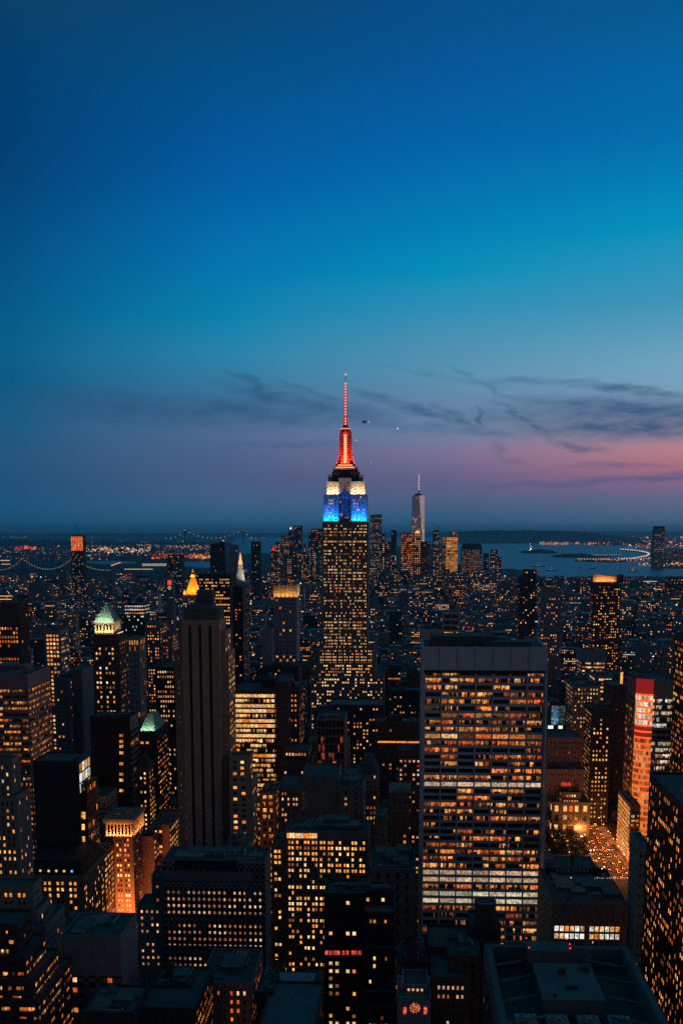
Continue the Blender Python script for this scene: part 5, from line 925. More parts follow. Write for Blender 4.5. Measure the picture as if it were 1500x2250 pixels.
m = MB(); zt_ = at(372, 1274, d)[2]; m.box(x0 + 1.5, y0 + 1.5, z, x1 - 1.5, y1 - 1.5, zt_); m.hip(x0 + 1, y0 + 1, x1 - 1, y1 - 1, zt_, at(372, 1263, d)[2], .1); e.part('belfry', m, M['lime'])
m = MB(); quadlit(m, x0 + 4, x1 - 4, y0 + 1.3, z + 1, zt_ - 1, (1.1, .08, .04)); e.part('belfry_window', m, M['lit'])
cxx = (x0 + x1) / 2; czz = z - 5; m = MB(); m.add([(cxx + 3.2 * math.cos(i / 16 * 6.283), y0 - .3, czz + 3.2 * math.sin(i / 16 * 6.283)) for i in range(16)], [tuple(range(16))], (1.1, .8, .5)); e.part('clock_face', m, M['lamp'])
m = MB(); m.beam((cxx, y0 - .7, czz), (cxx + 1.6, y0 - .7, czz + 1.6), .3); m.beam((cxx, y0 - .7, czz), (cxx - .8, y0 - .7, czz - 1.6), .35); m.add([(cxx + 2.3 * math.cos(i / 16 * 6.283), y0 - .5, czz + 2.3 * math.sin(i / 16 * 6.283)) for i in range(16)], [tuple(range(16))]); e.part('clock_hand', m, M['black']); e.done(0)
e = Bld('tower', 'pale campanile with a steep roof and small golden lantern right of the dark many-windowed slab', 'tower', 'bluegl', 'glass', 1300, 84, key='the golden-lantern campanile'); d = 2100
e.tier(d, 516, 541, 1281, 22, S(fh=4, cw=5, lit=.03), OFFS); x0, y0, x1, y1, z = e.last; cx, cyy = (x0 + x1) / 2 - 1, y0 + 10; q_ = d / FPX
zz = lambda v: at(528, v, d + 10)[2]; m = MB(); m.loft(cx, cyy, [(z - 1, 15 * q_), (zz(1248), 6.5 * q_), (zz(1246), 6.5 * q_), (zz(1241), 5.5 * q_)], 4); e.part('steep_roof', m, M['pale'])
m = MB(); m.loft(cx, cyy, [(zz(1241), 4.6 * q_), (zz(1234), 4.4 * q_), (zz(1229), 2.6 * q_), (zz(1222), 2.2 * q_), (zz(1215), .4 * q_)], 8, col=(1.3, .62, .2)); e.part('lantern', m, M['lit']); r = e.done(0)
area(r, (cx + 16, cyy - 20, z), 10, (1, 1, .85), 9000, (R(152), 0, R(30)), 1, 100)
e = Bld('tower', 'small red-lit pyramid roof among the far towers left of the red-masted skyscraper', 'tower', 'dark', 'glass', 1240, 85, key='the small red pyramid'); d = 4500
e.tier(d, 595, 607, 1211, 22, S(fh=6, cw=6, lit=.4, pal='rose'), OFFS); x0, y0, x1, y1, z = e.last; m = MB(); m.hip(x0, y0, x1, y1, z - .5, at(600, 1196, d)[2], .02); e.part('pyramid_roof', m, M['pale']); r = e.done(0)
area(r, ((x0 + x1) / 2, y0 - 14, z - 1), 22, (1, .05, .02), 9000, (R(150), 0, 0), 1, 120)
# ------------------------------------------------------------------ bridges, statue, boats, helicopter
def bridge(label, pts, d, deckv, side, lampstep, ls, col, rad, twr, ztop):
    x0 = at(pts[0][0], 1200, d)[0]; root = empty('suspension_bridge', (x0, d, 0), label, 'bridge'); off = (x0, d, 0)
    xs = [at(u, 1200, d)[0] for u, _ in pts]; zd = at(800, deckv, d)[2]
    for (u, k), X in zip(pts, xs):
        if k == 't':
            m = MB(); zt = ztop
            for s in (-1, 1): m.box(X - twr, d + s * side - twr, 0, X + twr, d + s * side + twr, zt)
            for z in (zd, (zt + zd) / 2, zt - 3): m.box(X - twr * .9, d - side, z - twr, X + twr * .9, d + side, z + twr * .6)
            m.build('tower', M['dark'], root, off); m = MB(); m.loft(X, d - side, [(zt, twr), (zt + ls * 1.4, twr)], 6, col=(.9, .1, .05)); m.build('lamp', M['lamp'], root, off)
    m = MB(); m.box(xs[0], d - side, zd - 3, xs[-1], d + side, zd); m.build('deck', M['dark'], root, off)
    for s in (-1, 1):
        m = MB(); lm = MB()
        for (ua, ka), (ub, kb), xa, xb in zip(pts, pts[1:], xs, xs[1:]):
            za, zb = (ztop if ka == 't' else zd), (ztop if kb == 't' else zd); n = 16; L_ = []
            for i in range(n + 1):
                t = i / n; z = (zd + 4 + (ztop - zd) * (2 * t - 1) ** 2) if ka == kb == 't' else (za + (zb - za) * t - (ztop - zd) * .35 * math.sin(math.pi * t)); L_.append((xa + (xb - xa) * t, d + s * side, z))
            for p_, q_ in zip(L_, L_[1:]): m.beam(p_, q_, rad)
            k = max(4, int(abs(xb - xa) / lampstep))
            for i in range(k):
                t = i / k * n; j = int(t); f = t - j; p_ = [L_[j][c] * (1 - f) + L_[min(n, j + 1)][c] * f for c in range(3)]; lm.box(p_[0] - ls, p_[1] - ls, p_[2] - ls * .3, p_[0] + ls, p_[1] + ls, p_[2] + ls * 1.5, col)
        m.build('cable', M['dark'], root, off); lm.build('cable_lamp', M['lamp'], root, off)
bridge('very distant suspension bridge strung with tiny lights on the left horizon', [(366, 'e'), (407, 't'), (534, 't'), (572, 'e')], 25000, 1183.5, 20, 95, 5, (1.3, 1.2, 1.0), 4, 12, at(800, 1166, 25000)[2])
bridge('suspension bridge with beaded cable lights over the river at left', [(-14, 'e'), (49, 't'), (158, 't'), (246, 'e')], 6700, 1254, 18, 15, 1.4, (.6, .5, .4), .8, 3.6, at(800, 1230, 6700)[2])
X, Y = gnd(1165, 1211); sroot = empty('statue', (X, Y, 0), 'pale floodlit statue raising a torch on a dark island in the bay', 'statue'); off = (X, Y, 0)
m = MB(); m.box(X - 22, Y - 22, 0, X + 22, Y + 22, 14); m.hip(X - 13, Y - 13, X + 13, Y + 13, 14, 47, .75); m.build('pedestal', M['pale'], sroot, off)
m = MB(); m.loft(X, Y, [(47, 9), (60, 8), (72, 6.5), (80, 6), (82, 3), (85, 3.4), (89, 2.6)], 10); m.beam((X - 4, Y, 79), (X - 9, Y, 96), 2.2); m.build('figure', M['copper'], sroot, off)
m = MB(); m.loft(X - 9, Y, [(96, 2.4), (101, 3), (105, .6)], 8, col=(2.5, 2.0, 1.2)); m.build('torch', M['lamp'], sroot, off)
area(sroot, (X - 10, Y - 45, 6), 30, (.9, 1, .85), 60000, (R(140), 0, 0), 8, 120)
bs = 0
for u, v, L_, lab, cc in ((1210, 1254, 70, 'small dark boat on the bay furthest left of the three in mid water', (.4, .4, .35)), (1182, 1245, 120, 'long dark barge on the bay below the statue island', (.3, .35, .35)), (1390, 1256, 60, 'small lit ferry with orange lights on the right of the bay', (1.4, .5, .15)), (1301, 1250, 40, 'tiny dark boat in the middle of the bay', (.2, .2, .2)), (1212, 1199, 110, 'distant lit ship near the far shore left', (.8, .5, .4)), (1321, 1199, 110, 'distant lit ship near the far shore right', (.8, .7, .6))):
    X, Y = gnd(u, v); rt = empty('boat', (X, Y, .6), lab, 'boat', 'boats on the bay'); m = MB(); h = L_ / 2
    m.add([(X - h, Y - 5, .6), (X + h * .8, Y - 5, .6), (X + h * .8, Y + 5, .6), (X - h, Y + 5, .6), (X - h, Y - 6, 6), (X + h, Y, 7), (X - h, Y + 6, 6), (X + h * .8, Y - 6, 6), (X + h * .8, Y + 6, 6)], [(0, 1, 7, 4), (1, 5, 7), (2, 8, 5), (1, 2, 5), (3, 6, 8, 2), (0, 4, 6, 3), (4, 7, 5, 8, 6)])
    m.build('hull', M['dark'], rt, (X, Y, .6)); m = MB(); m.box(X - h * .5, Y - 4, 6, X + h * .3, Y + 4, 12); m.box(X - h * .1, Y - 3, 12, X + h * .15, Y + 3, 16); m.build('cabin', M['grey'], rt, (X, Y, .6))
    m = MB(); m.box(X - h * .45, Y - 4.4, 8, X + h * .25, Y - 4.2, 10.5, tuple(q * .8 for q in cc)); m.loft(X, Y, [(16, .5), (22, .4)], 6); m.loft(X, Y, [(22, 2), (25, 2)], 6, col=cc); m.build('lamp', M['lamp'], rt, (X, Y, .6))
X, Y, Z_ = at(801.5, 927, 1400); hr = empty('helicopter', (X, Y, Z_), 'helicopter with a red tail lamp flying beside the red mast', 'helicopter'); off = (X, Y, Z_)
m = MB(); L1 = [(-3.2, .1), (-2.8, .7), (-1.6, 1.05), (0, 1.1), (1.2, .8), (1.8, .35), (4.6, .16), (4.9, .1)]; vs = []; n_ = 10
for dx, r0 in L1:
    for i in range(n_): a_ = i / n_ * 6.283; vs.append((X + dx, Y + r0 * .85 * math.cos(a_), Z_ + r0 * math.sin(a_) + (.35 if dx > 1.5 else 0)))
m.add(vs, [(j * n_ + i, j * n_ + (i + 1) % n_, (j + 1) * n_ + (i + 1) % n_, (j + 1) * n_ + i) for j in range(len(L1) - 1) for i in range(n_)]); m.build('fuselage', M['dark'], hr, off)
m = MB(); m.beam((X - .2, Y, Z_ + .9), (X - .2, Y, Z_ + 1.7), .12)
for k in range(4): a_ = .4 + k * 1.5708; m.beam((X - .2, Y, Z_ + 1.7), (X - .2 + 4.2 * math.cos(a_), Y + 4.2 * math.sin(a_), Z_ + 1.7), .09)
m.build('main_rotor', M['dark'], hr, off); m = MB(); m.box(X + 4.4, Y - .08, Z_ - .2, X + 5.1, Y + .08, Z_ + 1.5); m.beam((X + 4.9, Y - .2, Z_ - .3), (X + 4.9, Y - .2, Z_ + 1.4), .07); m.build('tail_fin', M['dark'], hr, off)
for s in (-1, 1): m = MB(); m.beam((X - 2.4, Y + s, Z_ - 1.6), (X + 1.4, Y + s, Z_ - 1.6), .08); m.beam((X - 1.2, Y + s * .6, Z_ - .9), (X - 1.3, Y + s, Z_ - 1.6), .06); m.beam((X + .5, Y + s * .6, Z_ - .9), (X + .6, Y + s, Z_ - 1.6), .06); m.build('skid', M['dark'], hr, off)
m = MB(); m.loft(X + 4.4, Y - .3, [(Z_ - .3, .55), (Z_ + .8, .55)], 8, col=(3, .25, .15)); m.build('tail_lamp', M['lamp'], hr, off)
for i, (u, v, s) in enumerate(((873, 941, .8), (783, 967, .5), (815, 1015, .4))):
    X, Y, Z_ = at(u, v, 1500); rt = empty('drone', (X, Y, Z_), ['brightest tiny white aircraft light right of the red mast', 'faint tiny aircraft light close to the red mast', 'faintest low aircraft light over the red mast skyline'][i], 'drone', 'tiny aircraft lights')
    m = MB(); m.beam((X - s, Y, Z_), (X + s, Y, Z_), .12); m.beam((X, Y - s, Z_), (X, Y + s, Z_), .12); m.box(X - .3, Y - .3, Z_ - .3, X + .3, Y + .3, Z_ + .3); m.build('frame', M['dark'], rt, (X, Y, Z_)); m = MB(); m.loft(X, Y - .5, [(Z_ - s, s * .8), (Z_ + s * .4, s * .8)], 8, col=(1.4, 1.5, 1.5)); m.build('lamp', M['lamp'], rt, (X, Y, Z_))
# ------------------------------------------------------------------ piers with lamps across the water
LG = MB(); r_ = random.Random(20)
def lampbox(x, y, z, s, c, mb=LG): mb.box(x - s, y - s, z - s, x + s, y + s, z + s, c)
def pier(label, pts, n, c, k=1.0):
    P_ = [gnd(u, v) for u, v in pts]; X, Y = P_[0]; rt = empty('pier', (X, Y, 0), label, 'pier'); m = MB(); lm = MB()
    for a_, b3 in zip(P_, P_[1:]): m.beam((*a_, 3), (*b3, 3), 9)
    m.build('deck', M['dark'], rt, (X, Y, 0)); T = [0]
    for i in range(n):
        t = i / (n - 1) * (len(P_) - 1.001); j = int(t); f = t - j; x = P_[j][0] * (1 - f) + P_[j + 1][0] * f; y = P_[j][1] * (1 - f) + P_[j + 1][1] * f; s = y * .00042 * k; lampbox(x, y, 14 + s, s, c, lm)
    lm.build('lamp', M['lamp'], rt, (X, Y, 0))
pier('curved lamplit pier sweeping into the bay below the lone tower', [(1363, 1210), (1385, 1211.5), (1405, 1214), (1420, 1217.5), (1426, 1221), (1420, 1225), (1405, 1228.5), (1388, 1231), (1365, 1232)], 34, (.75, .68, .55), 1.15)
pier('straight dim lamplit causeway left of the curved pier', [(1300, 1223), (1330, 1223.5), (1362, 1223)], 14, (.35, .3, .25), .8)
pier('lamplit quay below the curved pier', [(1270, 1232), (1310, 1233), (1345, 1234), (1400, 1232), (1435, 1231)], 26, (.6, .45, .3), .9)
pier('bright lamplit pier along the near shore on the right', [(1366, 1281.5), (1390, 1281), (1410, 1280.5)], 9, (1, 1, 1), 1.6)
X, Y = gnd(1327, 1231); rt = empty('terminal_building', (X, Y, 0), 'orange lit hall with small towers on the quay in the bay', 'building'); m = MB(); m.box(X - 45, Y - 20, 0, X + 45, Y + 20, 22)
for s in (-18, 18): m.box(X + s - 5, Y - 15, 22, X + s + 5, Y + 5, 40); m.hip(X + s - 5, Y - 15, X + s + 5, Y + 5, 40, 48, .1)
m.build('wall', M['brown'], rt, (X, Y, 0)); m = MB()
for i in range(8): quadlit(m, X - 42 + i * 11, X - 34 + i * 11, Y - 20.5, 4, 17, (1.1, .32, .08))
m.build('window', M['lit'], rt, (X, Y, 0))
# ------------------------------------------------------------------ scattered lights of the far city
def scatter(n, u0, u1, v0, v1, pal, g=1, size=1.0, h=12):
    for _ in range(n):
        u = r_.uniform(u0, u1); v = v0 + (v1 - v0) * r_.random() ** .8; x, y = gnd(u, v, h); s = y * .00030 * size * r_.choice((.7, .8, 1, 1, 1.5)); lampbox(x, y, h + r_.uniform(0, 10) + s, s, pick(pal, r_, g * r_.choice((.5, .7, 1, 1.4))))
scatter(150, -20, 240, 1198, 1232, 'rose'); scatter(250, 190, 465, 1190, 1222, 'rose', 1.1); scatter(130, 195, 330, 1203, 1216, 'white', 1.2, 1.1); scatter(60, 370, 455, 1199, 1206, 'pale', .9)
scatter(45, 300, 352, 1197, 1200, 'amber', 1.1, 1.1); scatter(60, 205, 300, 1204, 1212, 'pale', 1.4, 1.3); scatter(130, 335, 462, 1219, 1229, 'red', 1.8, 1.5); scatter(60, 425, 461, 1222, 1230, 'amber', 1.3, 1.6)
scatter(16, 34, 80, 1204, 1209, 'red', 2.2, 2.4); scatter(30, 0, 60, 1179, 1183, 'pale', .6, .7); scatter(24, 120, 480, 1178, 1184, 'pale', .5, .7); scatter(40, 540, 715, 1174, 1177, 'pale', .6, .8); scatter(14, 540, 620, 1183, 1186, 'pale', .6, .8)
scatter(60, 1005, 1175, 1184, 1190, 'pale', .8, .9); scatter(22, 1010, 1340, 1176, 1184, 'rose', .7, .8); scatter(300, 1185, 1380, 1186, 1197, 'amber', 1.1, 1.15); scatter(170, 1185, 1245, 1191, 1198, 'rose', 1.1, 1.1); scatter(170, 1250, 1370, 1184, 1191, 'amber', 1.3, 1.2); scatter(170, 1372, 1520, 1178, 1205, 'amber', 1.2, 1.3)
scatter(60, 1380, 1520, 1166, 1176, 'rose', .9, .9); scatter(110, 1425, 1520, 1212, 1246, 'rose', 1, 1); scatter(60, 1398, 1520, 1240, 1245, 'pale', 1.2, 1.1); scatter(70, 1270, 1460, 1228, 1234, 'amber', 1, .9)
for u0, u1, v, c, n in ((275, 336, 1251, (.8, .6, .3), 40), (314, 366, 1240, (.8, .7, .5), 34), (314, 366, 1243, (.7, .45, .3), 30), (245, 266, 1243, (1.2, .55, .2), 14), (185, 200, 1221, (.8, .85, .8), 10), (3, 20, 1223, (1.2, .7, .4), 10), (3, 22, 1232, (1.3, .7, .4), 12), (5, 24, 1240, (1.0, .5, .3), 12)):
    for i in range(n):
        u = u0 + (u1 - u0) * i / n; vv_ = v - (i / n * 7 if u0 == 245 else 0); x, y = gnd(u, vv_, 10); s = y * .00034; LG.box(x - s * 1.4, y - s, 9, x + s * 1.4, y + s, 9 + s * 1.7, tuple(q * r_.uniform(.6, 1.1) for q in c))
k_ = LG.build('city_lights', M['lamp']); k_['kind'] = 'stuff'; k_['label'] = 'scattered far street and harbour lights'
# ------------------------------------------------------------------ the lit avenue, its cars, lamps and the park
def strip(name, x0, y0, x1, y1, z, m): 
    b = MB(); b.box(x0, y0, z - .004 if z > .02 else 0, x1, y1, z); o = b.build(name, m); o['kind'] = 'structure'; return o
sheet('road', [(157, 560), (181, 560), (181, 2600), (157, 2600)], .004, M['asphalt']); sheet('road', [(-130, 560), (-100, 560), (-100, 3600), (-130, 3600)], .004, M['asphalt'])
pv = mat('paving', (.16, .15, .14), .9)
for x0, x1 in ((152, 157), (181, 187)):
    b = MB()
    for k in range(7): b.box(x0, 640 + k * 80, 0, x1, 700 + k * 80, .14)
    o = b.build('pavement', pv); o['kind'] = 'structure'
b = MB()
for k in range(7):
    for i in range(9): b.box(158 + i * 2.5, 702 + k * 80, .005, 159.3 + i * 2.5, 706 + k * 80, .009)
    for l_ in (163, 169, 175):
        for q in range(7): b.box(l_ - .08, 640 + k * 80 + q * 8.5, .005, l_ + .08, 643 + k * 80 + q * 8.5, .009)
o = b.build('road_markings', M['white']); o['kind'] = 'structure'
def car_mesh(col):
    b = MB(); b.add([(-.9, -2.3, .35), (.9, -2.3, .35), (.9, 2.3, .35), (-.9, 2.3, .35), (-.9, -2.3, .85), (.9, -2.3, .8), (.9, 2.3, .9), (-.9, 2.3, .9)], [(0, 3, 2, 1), (4, 5, 6, 7), (0, 1, 5, 4), (1, 2, 6, 5), (2, 3, 7, 6), (3, 0, 4, 7)])
    b.hip(-.85, -1.2, .85, 1.7, .86, 1.45, .78, 1)
    for x in (-.8, .8):
        for y in (-1.5, 1.5): b.loft(x, y, [(0, .3), (.1, .34), (.55, .34), (.66, .28)], 10, mi=2)
    for x in (-.62, .62): b.box(x - .25, -2.36, .55, x + .25, -2.28, .85, (14, 1.6, .35), 3); b.box(x - .22, 2.28, .5, x + .22, 2.36, .75, (18, 15, 11), 3)
    b.box(-.35, -2.42, 1.2, .35, -2.3, 1.25, (2, .3, .1), 3)
    return b
paint = [mat('car_paint', c, .3, .05, spec=.5) for c in ((.5, .3, .03), (.03, .03, .035), (.25, .25, .26), (.3, .02, .02))]
cars = []
for i, cn in enumerate(('yellow taxi', 'black car', 'silver car', 'dark red car')):
    o = car_mesh(0).build('car', [paint[i], M['glass'], M['black'], M['lamp']]); cars.append((o, cn))
r_ = random.Random(31); first = [True] * 4; nth = {}
ORD = ['nearest', 'second nearest', 'third nearest', 'fourth nearest', 'fifth nearest', 'sixth nearest', 'seventh nearest', 'eighth nearest', 'ninth nearest', 'tenth nearest', 'eleventh nearest', 'twelfth nearest', 'thirteenth nearest', 'fourteenth nearest']
LN = {160: 'left', 166: 'centre left', 172: 'centre right', 178: 'right'}
for lane in (160, 166, 172, 178):
    y = 862 + r_.uniform(0, 6); k = 0
    while y < 1130 and k < 13:
        i = r_.choice((0, 0, 1, 1, 2, 3)); src, cn = cars[i]
        if first[i]: o = src; first[i] = False
        else: o = src.copy(); C.objects.link(o)
        o.location = (lane + r_.uniform(-.4, .4), y, .005); o.rotation_euler = (0, 0, r_.uniform(-.04, .04) + (math.pi if lane == 160 and k % 3 == 0 else 0))
        tag(o, f'{cn}, {ORD[k]} in the {LN[lane]} lane of the lit avenue', 'car', 'cars on the lit avenue'); y += r_.uniform(7, 21); k += 1
def lamp_post(x, y, side, lab, lit):
    rt = empty('street_lamp', (x, y, .14), lab, 'street lamp', 'street lamps along the lit avenue'); off = (x, y, .14)
    m = MB(); m.loft(x, y, [(.14, .2), (1, .12), (9, .08)], 8); m.beam((x, y, 8.9), (x + side * 2.4, y, 9.3), .06); m.build('pole', M['steel'], rt, off)
    m = MB(); m.loft(x + side * 2.4, y, [(9.0, .3), (9.35, .45), (9.5, .2)], 8, col=(9, 3.4, .8)); m.build('lamp_head', M['lamp'], rt, off)
    if lit:
        l = bpy.data.lights.new('street_light', 'POINT'); l.energy = lit; l.color = (1, .27, .05); l.shadow_soft_size = .5; o = bpy.data.objects.new('street_light', l); C.objects.link(o); o.parent = rt; o.location = (side * 2.4, 0, 8.5)
k = 0
for y in range(862, 1140, 24):
    lamp_post(155.5, y, 1, f'{ORD[k]} street lamp on the park side of the lit avenue', 8000); lamp_post(182.3, y + 12, -1, f'{ORD[k]} street lamp on the right side of the lit avenue', 8000); k += 1
# trees of the dark park
def tree_mesh(seed):
    r = random.Random(seed); t = MB(); t.loft(0, 0, [(0, .5), (3, .34), (8, .2)], 8)
    for i in range(6): a_ = i * 1.05 + r.random(); t.beam((0, 0, 4 + i * .5), (3.2 * math.cos(a_), 3.2 * math.sin(a_), 8 + r.uniform(-1, 2)), .12)
    c = MB(); blobs = [(r.gauss(0, 2.2), r.gauss(0, 2.2), r.uniform(6.5, 12), r.uniform(1.5, 2.8)) for _ in range(16)]
    for bx, by, bz, br_ in blobs:
        for _ in range(70):
            v = Vector((r.gauss(0, 1), r.gauss(0, 1), r.gauss(0, .8))).normalized() * br_ * r.uniform(.6, 1.08); p = Vector((bx, by, bz)) + v; s = r.uniform(.2, .42)
            a = Vector((r.gauss(0, 1), r.gauss(0, 1), r.gauss(0, 1))).normalized(); b3 = a.cross(v).normalized() * s; a = a * s
            c.add([tuple(p - a), tuple(p + b3), tuple(p + a), tuple(p - b3)], [(0, 1, 2, 3)])
    return t, c
protos = []
for i in range(3):
    t, c = tree_mesh(i + 3); rt = empty('tree', (0, 0, 0), '', 'tree', 'trees of the dark park'); a_ = t.build('trunk', M['bark'], rt); b3 = c.build('crown', M['leaf'], rt); protos.append((rt, a_, b3))
r_ = random.Random(12); n = 0
for row, Y in enumerate((862, 884, 906, 928, 950, 970)):
    for col in range(9):
        X = 76 + col * 9.4 + r_.uniform(-2, 2) + row * .8
        if X > 153: continue
        rt, a_, b3 = protos[n % 3]
        if n >= 3:
            q = rt.copy(); C.objects.link(q)
            for ch in (a_, b3): w = ch.copy(); C.objects.link(w); w.parent = q
            rt = q
        rt.location = (X, Y + r_.uniform(-2, 2), 0); rt.rotation_euler = (0, 0, r_.uniform(0, 6)); s = r_.uniform(.8, 1.15); rt.scale = (s, s, s * r_.uniform(.9, 1.15))
        rt['label'] = f"leafy dark tree in the park, {['first', 'second', 'third', 'fourth', 'fifth', 'sixth', 'seventh', 'eighth', 'ninth'][col]} from the left in the {['nearest', 'second', 'third', 'fourth', 'fifth', 'farthest'][row]} row"; n += 1
sheet('lawn', [(60, 855), (152, 855), (152, 980), (60, 980)], .004, M['leaf'])
lm = MB()
for i in range(110): lampbox(r_.uniform(72, 142), r_.uniform(856, 978), r_.uniform(3, 9), r_.uniform(.16, .32), pick('warm', r_, 3), lm)
for i in range(50): lampbox(r_.uniform(138, 156), r_.uniform(870, 1080), r_.uniform(2, 6), r_.uniform(.15, .35), r_.choice(((2.5, 1.8, 1.2), (2.5, .5, .2), (3, 2.6, 2))), lm)
k_ = lm.build('park_lights', M['lamp']); k_['kind'] = 'stuff'
for x, y in ((90, 866), (118, 866), (138, 880), (104, 968), (84, 960), (126, 955)):
    l = bpy.data.lights.new('park_light', 'POINT'); l.energy = 1100; l.color = (1, .28, .06); l.shadow_soft_size = .5; o = bpy.data.objects.new('park_light', l); C.objects.link(o); o.location = (x, y, 7)
    o['kind'] = 'thing'
# ------------------------------------------------------------------ the mass of ordinary city buildings
rc = random.Random(404); AVE = [165 + 275 * k for k in range(-1, 30)]
AVX = sorted([165, -115, -245, -375, -510, -700, -900] + [165 + 275 * k for k in range(1, 14)] + [-900 - 200 * k for k in range(1, 20)])
OCC.append((100, 855, 181, 1100, 1203, 1388, 1905, 858)); OCC.append((144, 600, 187, 1300, 1330, 1375, 1800, 1000))
shore = lambda Y, X: (proj(X, Y, 0)[0] > 1095 and proj(X, Y, 0)[1] < {0: 1252}.get(0) + max(0, min(34, (proj(X, Y, 0)[0] - 1120) * .27)))
cand = []
Y = 452
while Y < 5900:
    step = 80 if Y < 3000 else 110; dep = 60 if Y < 3000 else 85
    hw = Y * .36 + 60
    for xa, xb in zip(AVX, AVX[1:]):
        xa, xb = xa + 17, xb - 17
        if xb < -hw * 1.15 or xa > hw * .95: continue
        for half in (0, 1):
            x = xa
            while x < xb - 8:
                w = min(rc.choice((14, 18, 22, 28, 36, 46)) * (1 if Y < 1800 else 1.25 if Y < 3000 else 1.7), xb - x); y0 = Y + half * dep / 2 + rc.uniform(0, 3); d_ = dep / 2 - rc.uniform(0, 6)
                if w < 9: break
                zone = 34 if Y < 1200 else 30 if Y < 2000 else 22 if Y < 3200 else 20
                if Y > 4500 and x > -900: zone = 38
                h = rc.lognormvariate(math.log(zone), .48)
                if rc.random() < (.15 if Y < 3500 else .08): h *= rc.uniform(1.5, 2.6)
                h = min(h, 100); cand.append((x + .4, y0, x + w - .4, y0 + d_, h)); x += w
    Y += step
keep = []
for (x0, y0, x1, y1, h) in cand:
    cx = (x0 + x1) / 2; u, v = proj(cx, y0, h)
    if not -60 < u < 1560: continue
    if shore(y1, cx) or shore(y0, cx): continue
    if x0 < 181 and x1 > 150 and 600 < y0 < 2600: continue
    ug = proj(cx, y0, 0)
    if cx < -300 and ug[1] < 1252 and 395 < ug[0] < 470: continue
    bad = False; vmin = 1204 if u < 1120 else 1268
    if 395 < u < 470: vmin = 1252
    if 60 < u < 300: vmin = 1250
    u0, u1 = proj(x0, y0, h)[0], proj(x1, y0, h)[0]
    for (a0, b0, a1, b1, ua, ub, vb, d_) in OCC:
        if x0 < a1 + 1.5 and x1 > a0 - 1.5 and y0 < b1 + 1.5 and y1 > b0 - 1.5: bad = True; break
        if d_ > y0 and u1 > ua - 1 and u0 < ub + 1: vmin = max(vmin, vb)
    if bad: continue
    if v < vmin: h = at(u, vmin, y0)[2] - rc.uniform(0, 4); v = vmin
    if h < 7: continue
    hid = any(d_ < y0 - 5 and ua - 2 < u0 and ub + 2 > u1 and v > vt_ + 30 and proj(cx, y0, h)[1] < vb_ - 3 and proj(cx, y0, h)[1] > vt_ for (a0, b0, a1, b1, ua, ub, vb_, d_), (_, _, vt_, _) in zip(OCC, HERO))
    keep.append((x0, y0, x1, y1, h, u, v, u1 - u0, hid))
